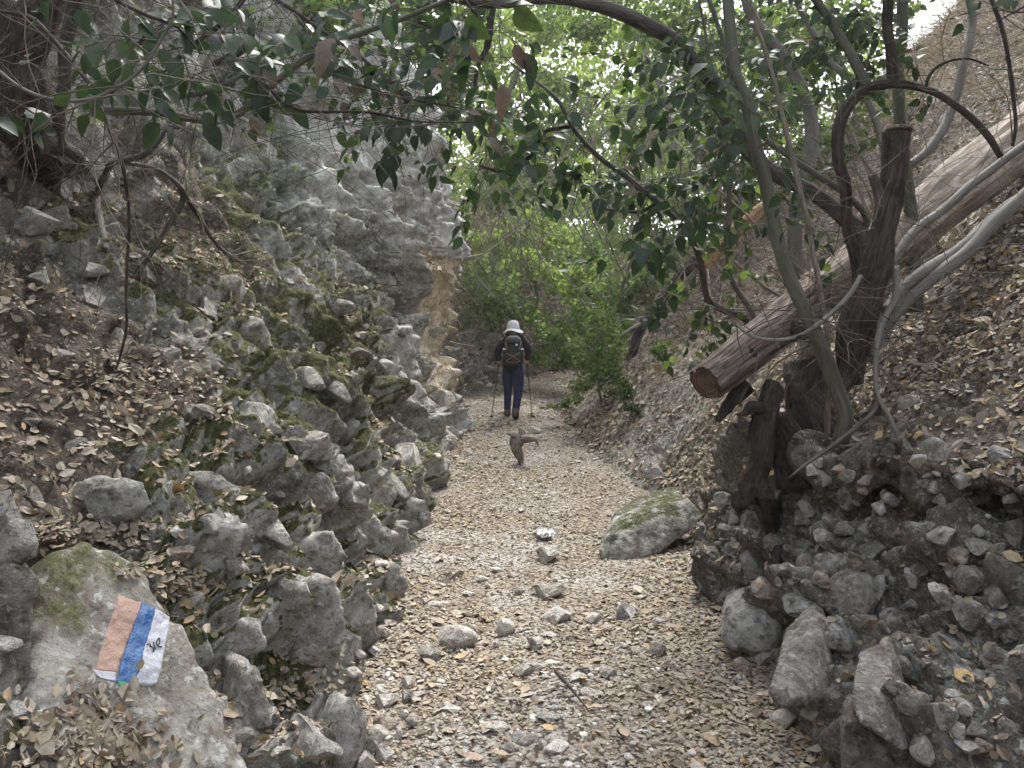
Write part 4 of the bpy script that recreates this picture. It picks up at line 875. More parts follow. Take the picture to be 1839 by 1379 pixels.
CT = [(0, 1 + (k + 1) % sides, 1 + k) for k in range(sides)]; CQ = [(1 + k, 1 + (k + 1) % sides, 1 + sides + (k + 1) % sides, 1 + sides + k) for k in range(sides)]
obj('sawn_end', npmesh('sawn_end', CV - local(log), [CQ, CT], M['log_end'], {'tc': np.c_[np.linalg.norm(CV - p_[0], axis=1), CV[:, 0] * 0, CV[:, 0] * 0]}), log)
def knot(px, py, Y, s, seed):
    mb = MB(); c = P(px, py, Y); d = np.array((-.25, -.9, .35)) ; d /= np.linalg.norm(d); mb.tube([c - d * s * .8, c + d * s * .1, c + d * s * .5, c + d * s * .62], [s * 1.5, s * .95, s * .8, s * .35], 14, .01, .35, 30, 0, True, seed); mb.build('knot', M['bark_dark'], log)
knot(1342, 629, 4.40, .036, 3); knot(1430, 588, 4.55, .055, 4)
tubes_ = tubes
# broken snag hanging below the log
mb = MB(); mb.tube(P3([(1340, 690, 4.5), (1322, 712, 4.48), (1302, 735, 4.46), (1288, 757, 4.45)]), [.05, .05, .035, .012], 10, .02, .4, 20, 0); mb.tube(P3([(1318, 705, 4.47), (1328, 722, 4.46), (1330, 730, 4.46)]), [.02, .012, .005], 7, .02, .4); mb.build('broken_limb', M['bark_dark'], log)
# rotten root stump below the log
rs = thing('rotten_stump', P(1400, 900, 4.3), 'black rotten root stump under the fallen log at the bank edge', 'stump')
mb = MB()
for k, (L, W_) in enumerate([([(1345, 900, 4.3), (1362, 840, 4.3), (1372, 780, 4.32), (1375, 735, 4.36), (1385, 690, 4.45)], [44, 42, 46, 40, 34]),
    ([(1430, 880, 4.35), (1420, 800, 4.4), (1400, 745, 4.4)], [50, 64, 44]), ([(1500, 830, 4.45), (1470, 785, 4.5), (1440, 720, 4.6), (1445, 660, 4.8)], [60, 76, 70, 56]),
    ([(1372, 740, 4.33), (1350, 735, 4.3), (1336, 745, 4.27), (1324, 747, 4.25)], [26, 20, 14, 5]),     ([(1345, 870, 4.25), (1330, 905, 4.2), (1318, 880, 4.2)], [40, 30, 12]), ([(1372, 880, 4.22), (1380, 940, gpt(1382, 950)[2] + .01), (1390, 985, gpt(1392, 985)[2] - .01), (1402, 1036, gpt(1402, 1036)[2] - .01)], [40, 28, 24, 12])]):
    mb.tube(P3(L), [w_ * a[2] / F / 2 for w_, a in zip(W_, L)], 18, .02, .75, 13, .03, True, 70 + k)
mb.build('root_mass', M['bark_dark'], rs)
# ------------------------------------------------------------------ trees and stems on the right
tubes('cut_stump', 'tall dark cut trunk with a flat sawn top leaning beside the log', 'stump', [
 ('trunk', [(1536, 690, 4.1), (1530, 650, 4.1), (1535, 595, 4.1), (1556, 527, 4.1), (1576, 460, 4.1), (1586, 410, 4.1), (1597, 354, 4.1), (1606, 303, 4.1), (1613, 250, 4.1), (1614, 234, 4.1)], [30, 52, 64, 60, 52, 46, 43, 42, 46, 48], 'bark_dark', .3),
 ('sawn_top', [(1614, 236, 4.1), (1614.5, 229, 4.1)], [47, 42], 'log_wood', .3), ('stub', [(1583, 400, 4.1), (1578, 350, 4.08), (1567, 312, 4.06)], [22, 20, 15], 'bark_arch', .3),
 ('root', [(1534, 640, 4.1), (1515, 690, 4.05), (1500, 720, 4.0)], [40, 28, 14], 'bark_dark', .4)], None, (1536, 690, 4.1), 20, .02)
T_slender_tree = tubes('slender_tree', 'smooth olive stem crossing in front of the log and curving up to the top edge', 'tree', [
 ('trunk', [(1510, 795, 3.95), (1516, 750, 3.9), (1499, 696, 3.88), (1475, 629, 3.86), (1452, 571, 3.85), (1421, 507, 3.85), (1403, 455, 3.85), (1381, 364, 3.85), (1367, 303, 3.85), (1354, 243, 3.85), (1344, 189, 3.85), (1320, 128, 3.85), (1313, 67, 3.85), (1306, 0, 3.85), (1300, -80, 3.85)], [30, 29, 28, 27, 26, 25, 24, 24, 24, 24, 24, 24, 22, 20, 18], 'bark_olive', .06)], None, (1510, 795, 3.95), 16)
T_arching_tree = tubes('arching_tree', 'thick grey trunk arching from behind the cut stump up to the left over the path', 'tree', [
 ('trunk', [(1560, 640, 4.6), (1556, 520, 4.6), (1548, 430, 4.6), (1516, 394, 4.6), (1482, 364, 4.6), (1438, 334, 4.6), (1388, 307, 4.6), (1354, 280, 4.6), (1320, 236, 4.6), (1300, 185, 4.6), (1280, 148, 4.55), (1239, 101, 4.5), (1200, 64, 4.4), (1149, 37, 4.3), (1099, 17, 4.2), (1048, 3, 4.1), (981, -3, 4.0), (900, 6, 3.9), (830, 2, 3.8), (760, -20, 3.7)], [34, 32, 30, 29, 27, 27, 28, 30, 30, 34, 30, 26, 26, 27, 25, 23, 20, 18, 16, 12], 'bark_arch', .12),
 ('branch', [(1545, 430, 4.6), (1556, 391, 4.55), (1522, 351, 4.5), (1472, 317, 4.5), (1415, 280, 4.5), (1364, 236, 4.5), (1325, 160, 4.5), (1296, 67, 4.5), (1270, -10, 4.5)], [14, 13, 12, 12, 11, 10, 10, 9, 8], 'bark_olive', .1),
 ('branch', [(890, 5, 3.9), (880, 50, 3.85), (875, 84, 3.85), (858, 118, 3.85), (852, 175, 3.85)], [9, 12, 12, 9, 5], 'bark_dark', .3)], None, (1560, 640, 4.6), 16)
T_looping_tree = tubes('looping_tree', 'dark stem bending into a high arch with two uprights above the cut stump', 'tree', [
 ('trunk', [(1545, 560, 4.3), (1540, 500, 4.3), (1531, 450, 4.3), (1522, 405, 4.3), (1519, 337, 4.3), (1506, 287, 4.3), (1506, 229, 4.3), (1522, 189, 4.3), (1556, 160, 4.3), (1590, 152, 4.3), (1620, 152, 4.3), (1655, 160, 4.3), (1691, 175, 4.3), (1742, 209, 4.3), (1775, 243, 4.3), (1797, 280, 4.3)], [22, 21, 20, 20, 21, 21, 21, 20, 20, 19, 16, 13, 12, 12, 12, 10], 'bark_dark', .08),
 ('upright_branch', [(1604, 154, 4.3), (1601, 101, 4.3), (1593, 50, 4.3), (1595, 0, 4.3), (1598, -60, 4.3)], [22, 19, 18, 18, 16], 'bark_dark', .08), ('upright_branch', [(1560, 156, 4.3), (1545, 130, 4.3), (1522, 91, 4.3), (1489, 37, 4.3), (1462, 0, 4.3), (1430, -50, 4.3)], [18, 18, 17, 16, 15, 14], 'bark_olive', .08),
 ('side_branch', [(1664, 162, 4.3), (1668, 140, 4.25), (1690, 115, 4.2), (1735, 105, 4.2), (1775, 118, 4.2)], [7, 6, 5, 4, 3], 'bark_dark', .1)], None, (1545, 560, 4.3), 14)
T_pale_tree = tubes('pale_tree', 'pale grey tree trunk bending behind the olive stem', 'tree', [
 ('trunk', [(1455, 640, 6.4), (1440, 530, 6.4), (1428, 460, 6.4), (1428, 388, 6.4), (1438, 337, 6.4), (1452, 293, 6.4), (1458, 236, 6.4), (1452, 189, 6.4), (1428, 135, 6.4), (1398, 88, 6.4), (1364, 50, 6.4), (1344, 10, 6.4), (1325, -50, 6.4)], [30, 28, 26, 27, 27, 26, 24, 23, 22, 22, 20, 18, 14], 'bark_grey', .08),
 ('branch', [(1600, 380, 6.4), (1600, 330, 6.4), (1583, 253, 6.4), (1566, 202, 6.4), (1533, 148, 6.4), (1489, 108, 6.4), (1455, 50, 6.4), (1435, 10, 6.4), (1420, -40, 6.4)], [15, 14, 13, 13, 12, 12, 11, 10, 9], 'bark_grey', .08)], None, (1455, 640, 6.4), 14)
T_straight_tree = tubes('straight_tree', 'straight pale stem rising behind the cut stump to the top edge', 'tree', [
 ('trunk', [(1645, 560, 5.2), (1640, 460, 5.2), (1637, 405, 5.2), (1627, 320, 5.2), (1620, 236, 5.2), (1617, 202, 5.2), (1613, 135, 5.2), (1620, 67, 5.2), (1622, 0, 5.2), (1626, -60, 5.2)], [26, 25, 23, 21, 20, 20, 20, 21, 20, 18], 'bark_olive', .06),
 ('branch', [(1625, 300, 5.2), (1674, 263, 5.3), (1708, 202, 5.4), (1731, 118, 5.5), (1745, 44, 5.6), (1742, 10, 5.6), (1730, -30, 5.6)], [14, 16, 16, 15, 14, 13, 10], 'bark_grey', .06)], None, (1645, 560, 5.2), 14)
tubes('leaning_tree', 'pair of smooth grey stems leaning from the cut stump foot to the right edge', 'tree', [
 ('trunk', [(1556, 640, 4.25), (1583, 588, 4.3), (1624, 544, 4.35), (1674, 500, 4.4), (1735, 455, 4.45), (1790, 396, 4.5), (1839, 352, 4.55), (1920, 270, 4.6)], [30, 27, 25, 24, 25, 24, 24, 20], 'bark_grey', .06),
 ('trunk', [(1590, 560, 4.2), (1617, 524, 4.3), (1657, 490, 4.4), (1700, 462, 4.5), (1745, 428, 4.6), (1800, 380, 4.7), (1860, 330, 4.8)], [20, 20, 20, 20, 18, 18, 16], 'bark_grey', .06)], None, (1556, 640, 4.25), 14)
tubes('grey_sapling', 'smooth grey sapling stem lying along the upper side of the weathered log', 'tree', [('trunk', [(1584, 560, 4.4), (1592, 500, 4.5), (1617, 448, 4.6), (1650, 405, 4.7), (1691, 378, 4.8), (1758, 320, 4.9), (1839, 262, 5.0), (1900, 225, 5.1)], [17, 17, 17, 16, 16, 16, 15, 14], 'bark_grey', .05)], None, (1584, 560, 4.4), 12)
tubes('dead_sapling', 'thin speckled dead stem standing between the olive stem and the dark loop', 'tree', [('trunk', [(1487, 800, 4.3), (1486, 700, 4.2), (1485, 635, 4.05), (1485, 595, 4), (1475, 527, 4), (1462, 455, 4), (1452, 405, 4), (1435, 337, 4), (1421, 263, 4), (1398, 175, 4), (1371, 84, 4), (1354, 27, 4), (1345, -20, 4)], [11, 11, 10, 10, 10, 10, 10, 9, 9, 8, 7, 6, 5], 'twig', .25)], None, (1487, 800, 4.3), 8)
tubes('hooked_branch', 'bare curved branch hooking in front of the log knots', 'branch', [('stem', [(1546, 497, 4.0), (1522, 534, 3.9), (1489, 568, 3.82), (1455, 595, 3.76), (1421, 611, 3.74), (1381, 612, 3.74), (1347, 602, 3.76), (1323, 585, 3.8)], [9, 9, 8, 8, 7, 7, 6, 4], 'bark_grey', .1)], None, None, 8)
tubes('forked_branch', 'bare forked branch hanging in front of the right bank below the leaning stems', 'branch', [('stem', [(1610, 480, 4.1), (1607, 534, 4.0), (1586, 571, 3.95), (1573, 612, 3.92), (1570, 662, 3.9), (1573, 709, 3.85), (1597, 750, 3.8), (1620, 797, 3.76), (1645, 833, 3.74)], [12, 12, 11, 10, 9, 9, 9, 7, 5], 'bark_grey', .2), ('fork', [(1580, 726, 3.84), (1556, 753, 3.8), (1506, 794, 3.75), (1455, 831, 3.72), (1418, 861, 3.7)], [8, 8, 8, 7, 5], 'bark_arch', .2)], None, None, 8)
tubes('vine', 'thin dark vine stem hanging from the top edge at the far right', 'vine', [('stem', [(1775, -20, 3.4), (1795, 40, 3.4), (1809, 95, 3.4), (1818, 165, 3.4), (1824, 225, 3.4), (1818, 262, 3.4)], [7, 8, 7, 7, 6, 6], 'bark_dark', .15)], None, None, 8)
T_green_sapling = tubes('green_sapling', 'long thin green stem arching over the path to the left from the right bank', 'branch', [('stem', [(1345, 585, 5.3), (1330, 568, 5.2), (1290, 552, 5.0), (1268, 530, 4.8), (1255, 465, 4.6), (1230, 411, 4.5), (1180, 364, 4.4), (1133, 324, 4.4), (1082, 287, 4.4), (1031, 233, 4.35), (998, 175, 4.3), (947, 135, 4.3), (903, 101, 4.3)], [13, 13, 13, 12, 12, 11, 11, 10, 9, 8, 6, 5, 3], 'bark_arch', .1),
 ('side_branch', [(1031, 225, 4.35), (977, 236, 4.4), (960, 263, 4.4), (934, 297, 4.45), (913, 310, 4.5), (859, 297, 4.5)], [7, 8, 8, 10, 9, 5], 'bark_dark', .3), ('side_branch', [(1180, 364, 4.4), (1149, 381, 4.4), (1109, 381, 4.38), (1075, 374, 4.36)], [7, 6, 5, 3], 'bark_dark', .2)], None, (1345, 585, 5.3), 8)
T_thin_sapling = tubes('thin_sapling', 'thin upright grey sapling left of the olive stem', 'tree', [('trunk', [(1362, 585, 5.6), (1340, 540, 5.6), (1315, 500, 5.6), (1308, 460, 5.6), (1310, 371, 5.6), (1307, 303, 5.6), (1293, 236, 5.6), (1280, 169, 5.6), (1268, 60, 5.6), (1250, -20, 5.6)], [10, 10, 9, 9, 8, 7, 7, 6, 5, 4], 'bark_olive', .1)], None, (1362, 585, 5.6), 8)
T_leaning_trunk = tubes('bank_tree', 'dark brown leaning tree trunk on the bank behind the green shrub', 'tree', [('trunk', [(1127, 668, 12.2), (1140, 620, 12.2), (1156, 578, 12.3), (1183, 544, 12.4), (1230, 487, 12.6), (1290, 440, 12.8), (1350, 400, 13)], [20, 18, 17, 18, 20, 20, 18], 'bark_dark', .25), ('trunk', [(1135, 668, 12), (1175, 620, 12), (1215, 590, 12), (1265, 565, 12.2)], [14, 13, 12, 9], 'bark_dark', .25), ('limb', [(1156, 578, 12.3), (1120, 600, 12), (1105, 612, 12)], [9, 7, 4], 'bark_back', .2)], None, (1127, 668, 12.2), 10, .1)
tubes('split_log', 'splintered orange tan log lying on the slope behind the olive stem', 'log', [('trunk', [(1255, 478, 8.0), (1300, 440, 8.0), (1350, 392, 8.0), (1388, 352, 8.0)], [20, 26, 26, 10], 'tan_wood', .45)], None, None, 14)
# ------------------------------------------------------------------ left side trunk, roots and branches
T_dark_tree = tubes('dark_tree', 'dark gnarled tree trunk in the top left corner', 'tree', [
 ('trunk', [(110, 330, gpt(110, 330)[2] + .15), (85, 285, gpt(85, 285)[2] - .1), (56, 240, 4.0), (38, 190, 3.6), (34, 120, 3.55), (45, 60, 3.5), (85, 0, 3.5), (110, -60, 3.5)], [70, 84, 80, 84, 84, 74, 56, 46], 'bark_dark', .5), ('limb', [(36, 80, 3.5), (10, 20, 3.45), (-40, -30, 3.4)], [50, 44, 36], 'bark_dark', .5),
 ('limb', [(60, 130, 3.55), (84, 70, 3.5), (100, 10, 3.45), (108, -40, 3.4)], [26, 24, 22, 20], 'bark_dark', .4)], None, (70, 330, 3.9), 18)
yr = [gpt(x, y)[2] for x, y in ((158, 303), (175, 380), (188, 450))]
tubes('hanging_root', 'rough pale root running down the soil from the dark tree', 'root', [('stem', [(140, -20, 3.7), (128, 40, 3.75), (118, 90, 3.8), (116, 150, 3.85), (106, 200, 3.95), (106, 250, 4.1), (140, 282, 4.35), (160, 308, yr[0] - .05), (176, 380, yr[1] - .05), (188, 450, yr[2] - .02)], [22, 24, 24, 22, 22, 22, 20, 18, 16, 12], 'bark_arch', .4)], None, None, 14)
T_smooth_branch = tubes('smooth_branch', 'long smooth olive branch sagging across the upper left in front of the cliff', 'branch', [('stem', [(172, 200, 3.3), (243, 202, 3.25), (303, 204, 3.2), (354, 214, 3.2), (398, 216, 3.2), (435, 199, 3.2), (472, 165, 3.2), (506, 135, 3.2), (546, 105, 3.2), (590, 81, 3.2), (650, 58, 3.2), (720, 34, 3.2), (800, 0, 3.2), (860, -30, 3.2)], [14, 14, 13, 13, 14, 13, 12, 12, 12, 11, 10, 9, 8, 6], 'bark_olive', .08), ('side_branch', [(276, 174, 3.1), (330, 170, 3.1), (381, 162, 3.1), (421, 142, 3.1), (445, 127, 3.1), (479, 118, 3.1)], [9, 10, 10, 9, 8, 5], 'bark_grey', .08), ('side_branch', [(442, 133, 3.1), (482, 158, 3.1), (506, 182, 3.1), (546, 199, 3.1), (620, 200, 3.1), (680, 205, 3.1), (745, 219, 3.1), (853, 222, 3.1)], [7, 7, 7, 6, 5, 5, 4, 2], 'bark_dark', .1)], None, None, 10)
T_curved_branch = tubes('curved_branch', 'thin grey branch curving from the left edge up to the top edge', 'branch', [('stem', [(-20, 110, 2.6), (0, 131, 2.6), (34, 158, 2.6), (84, 179, 2.6), (142, 184, 2.6), (182, 172, 2.6), (229, 145, 2.6), (266, 111, 2.6), (293, 64, 2.6), (310, 27, 2.6), (308, -20, 2.6)], [7, 7, 7, 7, 7, 7, 6, 6, 6, 5, 5], 'bark_grey', .08)], None, None, 8)
yv = gpt(199, 676)[2]
tubes('vine', 'long thin vine hanging in front of the left soil slope down to the leaves', 'vine', [('stem', [(-10, 18, 3.2), (50, 30, 3.2), (94, 71, 3.2), (135, 115, 3.2), (169, 162, 3.25), (189, 209, 3.3), (212, 270, 3.35), (226, 320, 3.4), (233, 388, 3.45), (229, 460, 3.5), (226, 527, 3.55), (226, 595, 3.6), (212, 652, 3.7), (199, 676, yv)], [7, 8, 8, 8, 8, 8, 7, 7, 6, 6, 5, 5, 4, 3], 'twig_dark', .15)], None, None, 7)
yk = [gpt(x, y)[2] for x, y in ((178, 335), (255, 480), (411, 460))]
tubes('gnarled_root', 'dark gnarled root branching out over the left soil slope', 'root', [('stem', [(176, 345, yk[0]), (190, 308, 4.3), (215, 290, 4.2), (263, 280, 4.2), (290, 250, 4.2), (300, 230, 4.2), (323, 232, 4.2)], [12, 11, 10, 10, 10, 9, 4], 'bark_arch', .4), ('side_root', [(216, 293, 4.2), (270, 300, 4.25), (303, 317, 4.3), (327, 344, 4.4), (323, 371, 4.45), (297, 415, 4.5), (270, 460, 4.5), (252, 482, yk[1])], [6, 7, 8, 10, 10, 9, 8, 6], 'bark_arch', .35), ('side_root', [(330, 347, 4.4), (357, 388, 4.6), (378, 425, 4.7), (415, 462, yk[2])], [9, 8, 7, 5], 'bark_dark', .35)], None, None, 9)
tubes('broken_limb', 'short dark broken limb high on the left behind the smooth branch', 'branch', [('stem', [(455, 38, 3.6), (449, 78, 3.6), (418, 101, 3.6), (386, 116, 3.6)], [16, 15, 14, 9], 'bark_dark', .3)], None, None, 10)
T_slanting_branch = tubes('slanting_branch', 'dark slanting branch crossing behind the leaves in the upper left', 'branch', [('stem', [(445, -10, 3.4), (435, 5, 3.4), (398, 44, 3.4), (337, 91, 3.4), (290, 135, 3.4), (262, 172, 3.4)], [8, 9, 9, 9, 8, 7], 'bark_dark', .15)], None, None, 8)
print('woody', time.time() - T0)
# ------------------------------------------------------------------ foliage helpers
def pts_of(t): return [a for o, L in BRS if o is t for a in L]
def leaf_mesh(name, mat, seed, width=.62, curl=.12):
    r = random.Random(seed); n = 7; V = []
    for k in range(n):
        t = k / (n - 1); w_ = width * .5 * (math.sin(math.pi * min(1, t * 1.02) ** .8) ** .85 if 0 < t < 1 else 0) * (1 + r.uniform(-.06, .06))
        y = t; z = -curl * t * t * 2 + .03 * math.sin(t * 5 + seed); V += [(-w_, y, z + w_ * .35), (0, y, z), (w_, y, z + w_ * .35 * r.uniform(.6, 1.3))]
    V += [(-.008, -.22, .02), (.008, -.22, .02)]
    Q = []
    for k in range(n - 1): a = k * 3; Q += [(a, a + 1, a + 4, a + 3), (a + 1, a + 2, a + 5, a + 4)]
    return npmesh(name, V, [Q, [(21, 22, 1)]], mat, None, True)
LM = {'green': [leaf_mesh('leaf_green', M['green'], k, .55 + .06 * k, .05 + .08 * k) for k in range(4)], 'brown': [leaf_mesh('leaf_brown', M['brown_leaf'], 9 + k, .5, .25 + .1 * k) for k in range(3)]}
def put_leaf(parent, pos, d, nrm, L, kind='green', rg=random):
    o = bpy.data.objects.new('leaf', rg.choice(LM[kind])); COL.objects.link(o); o.parent = parent
    y = Vector(d).normalized(); z = Vector(nrm); z = (z - y * z.dot(y)).normalized(); x = y.cross(z)
    Mx = Matrix((x, y, z)).transposed().to_4x4(); o.matrix_basis = Matrix.Translation(Vector([float(a) for a in pos]) - parent.location) @ Mx @ Matrix.Scale(L, 4); return o
def leafy(parent, polys, box, ntw, L, seed, bias=(0, 0, -.3), ln=(.2, .6), brown=.05, maxleaf=290, rad=.0022, every=1, start=2, mat='twig_dark', extra=None, spread=.55):
    """leafy twigs growing from the given branch polylines where they lie in the pixel box"""
    r = random.Random(seed); mb = MB(); n = 0; A = np.vstack(polys)
    px = HX + A[:, 0] * F / A[:, 1]; py = HY - (A[:, 2] - EYE) * F / A[:, 1]
    A = A[(px > box[0]) & (px < box[2]) & (py > box[1]) & (py < box[3])]; st = []
    if not len(A): print('no pts', parent.name); return 0
    ex = []
    for k in range(ntw):
        p = Vector(A[r.randrange(len(A))]) if not ex or r.random() < .6 else Vector(r.choice(ex))
        d = Vector((r.gauss(0, .8), r.gauss(0, spread), r.gauss(0, .7))) + Vector(bias); d.normalize()
        l = r.uniform(*ln); m = max(4, int(l / .055)); P_ = [p.copy()]
        for q in range(m):
            d = (d + Vector((r.gauss(0, .18), r.gauss(0, .12), r.gauss(0, .18) - .05))).normalized(); p = p + d * (l / m); P_.append(p.copy())
            if q >= start and q % every == 0:
                for sgn in ((1, -1) if r.random() < .45 else (r.choice((1, -1)),)):
                    sd = d.cross(Vector((0, -1, .4))).normalized() * sgn; ld = (d * .7 + sd * r.uniform(.5, 1.1) + Vector((0, 0, -.35 + r.gauss(0, .2)))).normalized()
                    st.append((p + ld * .012, ld, Vector((r.gauss(0, .5), -.55 + r.gauss(0, .35), .55 + r.gauss(0, .4))), r.lognormvariate(math.log(L), .22), 'brown' if r.random() < brown else 'green'))
        if m > 5: ex.append(P_[m // 2])
        mb.tube([tuple(x) for x in P_], list(np.linspace(rad, rad * .35, len(P_))), 5, .05, 0, 1, 0, False)
    mb.build('twigs', M[mat], parent)['kind'] = 'stuff'
    st.sort(key=lambda s: -s[3] / s[0].y)
    for s in st[:maxleaf]: put_leaf(parent, *s, rg=r)
    rest = st[maxleaf:]
    if rest:
        v, q, rn = leaves_np(np.array([s[0] for s in rest]), np.array([s[2] for s in rest]), np.array([s[3] for s in rest]), .3, 1, seed=seed, width=1.6)
        o = obj('foliage', npmesh('foliage', v - local(parent), q, M['green_mid'], {'rnd': rn}, True), parent); o['kind'] = 'stuff'
    return len(st)
def foliage(parent, cl, n, L, mat, seed, up=.35, name='foliage', clump=.24, ncl=14, off=True, width=1.5):
    """cl: (px,py,Y,rx px,rz px, depth m)"""
    r = np.random.default_rng(seed); W = np.array([c[3] * c[4] for c in cl], float); idx = r.choice(len(cl), n, p=W / W.sum())
    C_ = np.array([P(*c[:3]) for c in cl]); R_ = np.array([(c[3] * c[2] / F, c[5], c[4] * c[2] / F) for c in cl])
    sub = r.normal(0, 1, (len(cl), ncl, 3)); sub /= np.linalg.norm(sub, axis=2, keepdims=True); sub *= r.uniform(.25, 1.0, (len(cl), ncl, 1)) ** .6
    s = r.integers(0, ncl, n); q = sub[idx, s] + r.normal(0, clump, (n, 3)) * r.uniform(.5, 1.3, (len(cl), ncl, 1))[idx, s]
    V = C_[idx] + q * R_[idx]; N_ = r.normal(0, 1, (n, 3)) + (0, -.15, up)
    v, f, rn = leaves_np(V, N_, L * r.lognormal(0, .25, n), .1, .8, seed=seed + 1, width=width)
    rn = np.clip(rn * .6 + np.repeat(r.random((len(cl), ncl))[idx, s], 6) * .4, 0, 1)
    o = obj(name, npmesh(name, v - (local(parent) if parent else 0), f, M[mat], {'rnd': rn}, True), parent); o['kind'] = 'stuff'; return o
def tree(name, lab, base, trunk, wd, limbs, cl, n, L, mat, seed, grp=None, bark='bark_back', cat='tree', **kw):
    t = thing(name, P(*base), lab, cat, grp)
    mb = MB(); mb.tube(P3(trunk), [w_ * trunk[0][2] / F / 2 for w_ in wd], 8, .12, .2, 6, .04, True, seed); mb.build('trunk' if cat == 'tree' else 'stem', M[bark], t)
    r = random.Random(seed); mb = MB()
    for k in range(limbs):
        c = cl[k % len(cl)]; a = trunk[r.randrange(len(trunk) // 2, len(trunk))]; e = (c[0] + r.uniform(-.7, .7) * c[3], c[1] + r.uniform(-.7, .7) * c[4], c[2] + r.uniform(-.5, .5) * c[5])
        m = ((a[0] + e[0]) / 2 + r.uniform(-15, 15), (a[1] + e[1]) / 2 - r.uniform(0, 25), (a[2] + e[2]) / 2)
        w0 = wd[-1] * a[2] / F / 2 * .7; mb.tube(P3([a, m, e]), [w0, w0 * .6, w0 * .2], 5, .15, 0, 1, .05, False, k)
    if limbs: mb.build('limbs', M[bark], t)['kind'] = 'stuff'
    foliage(t, cl, n, L, mat, seed, **kw); return t
# ------------------------------------------------------------------ background trees and shrubs
G = 'trees at the end of the gorge'
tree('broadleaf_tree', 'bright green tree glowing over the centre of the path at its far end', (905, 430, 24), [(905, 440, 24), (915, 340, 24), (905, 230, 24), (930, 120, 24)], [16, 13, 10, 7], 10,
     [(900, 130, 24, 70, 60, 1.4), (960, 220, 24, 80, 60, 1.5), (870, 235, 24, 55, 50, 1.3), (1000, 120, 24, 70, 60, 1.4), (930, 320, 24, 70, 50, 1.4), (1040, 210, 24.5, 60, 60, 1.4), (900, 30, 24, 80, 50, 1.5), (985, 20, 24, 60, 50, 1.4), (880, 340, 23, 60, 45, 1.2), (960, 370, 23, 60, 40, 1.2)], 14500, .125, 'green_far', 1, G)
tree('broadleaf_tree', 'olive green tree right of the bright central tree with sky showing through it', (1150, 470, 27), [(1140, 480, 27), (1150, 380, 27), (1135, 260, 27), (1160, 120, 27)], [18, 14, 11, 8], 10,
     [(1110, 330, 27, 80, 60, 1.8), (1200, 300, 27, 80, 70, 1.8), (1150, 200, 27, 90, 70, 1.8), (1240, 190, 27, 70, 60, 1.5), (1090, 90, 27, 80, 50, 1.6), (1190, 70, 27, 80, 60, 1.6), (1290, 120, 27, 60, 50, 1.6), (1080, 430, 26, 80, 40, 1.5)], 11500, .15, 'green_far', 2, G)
tree('slope_tree', 'leafy tree on the right slope behind the pale trunk with bright sky gaps', (1330, 500, 13), [(1320, 520, 13), (1330, 420, 13), (1310, 320, 13), (1335, 180, 13)], [16, 12, 10, 7], 8,
     [(1270, 400, 13, 60, 50, .9), (1340, 330, 13, 70, 50, .9), (1260, 290, 13, 60, 50, .9), (1360, 220, 13, 70, 50, .9), (1290, 180, 13, 50, 50, .9), (1400, 130, 13, 60, 50, .9), (1330, 60, 13, 80, 50, .9)], 8500, .075, 'green_mid', 3, G)
tree('slope_tree', 'sparse tree crown high on the right slope below the bright sky hole', (1540, 360, 11), [(1530, 380, 11), (1545, 280, 11), (1530, 180, 11), (1500, 60, 11)], [13, 11, 9, 6], 8,
     [(1500, 250, 11, 60, 45, .8), (1470, 160, 11, 50, 50, .8), (1560, 190, 11, 40, 40, .8), (1500, 60, 11, 70, 45, .8), (1420, 50, 11, 60, 40, .8), (1570, 30, 11, 50, 40, .8), (1440, 300, 11, 50, 50, .8)], 6500, .065, 'green_mid', 4, G)
tree('cliff_top_tree', 'dark tree growing on the cliff top at upper left of centre', (760, 180, 13.5), [(770, 190, 13.5), (775, 110, 13.5), (760, 40, 13.5), (770, -60, 13.5)], [14, 12, 9, 7], 8,
     [(700, 90, 13.5, 70, 50, 1), (780, 60, 13.5, 70, 50, 1), (830, 130, 13.5, 50, 50, 1), (640, 30, 13, 70, 50, 1), (740, 0, 13, 80, 50, 1), (840, 20, 13.5, 60, 50, 1), (800, 200, 13.5, 40, 50, .8)], 9000, .075, 'green_mid', 5, G)
tree('cliff_top_tree', 'small leafy tree on top of the left cliff near the top edge', (470, 30, 9), [(470, 40, 9), (465, -20, 9), (480, -90, 9)], [12, 10, 7], 5, [(430, 10, 9, 90, 45, .7), (540, 20, 9, 90, 45, .7), (330, 0, 8, 80, 40, .7), (620, 0, 9.5, 70, 40, .7)], 4500, .06, 'green_mid', 6, G)
tree('slope_tree', 'tree with hanging foliage above the path right of the centre at the top', (1180, 200, 17), [(1215, 470, 17), (1230, 330, 17), (1200, 200, 17), (1150, 60, 17)], [14, 12, 10, 7], 8,
     [(1120, 20, 16, 90, 50, 1.2), (1210, 40, 16, 80, 50, 1.2), (1050, 30, 16, 70, 40, 1.2), (1250, 350, 17, 60, 60, 1), (1180, 400, 17, 60, 50, 1), (1230, 470, 17, 60, 40, 1)], 6500, .09, 'green_mid', 7, G)
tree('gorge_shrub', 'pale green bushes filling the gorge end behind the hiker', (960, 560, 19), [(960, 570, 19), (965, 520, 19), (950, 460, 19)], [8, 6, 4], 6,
     [(900, 500, 18.5, 45, 35, .8), (960, 480, 19, 55, 35, .9), (1020, 510, 18, 50, 40, .9), (930, 420, 20, 50, 45, .9), (880, 450, 18.5, 35, 40, .7), (1000, 430, 20, 50, 40, .9)], 6500, .085, 'green_far', 8, 'green shrubs at the gorge end', 'bark_back', 'shrub')
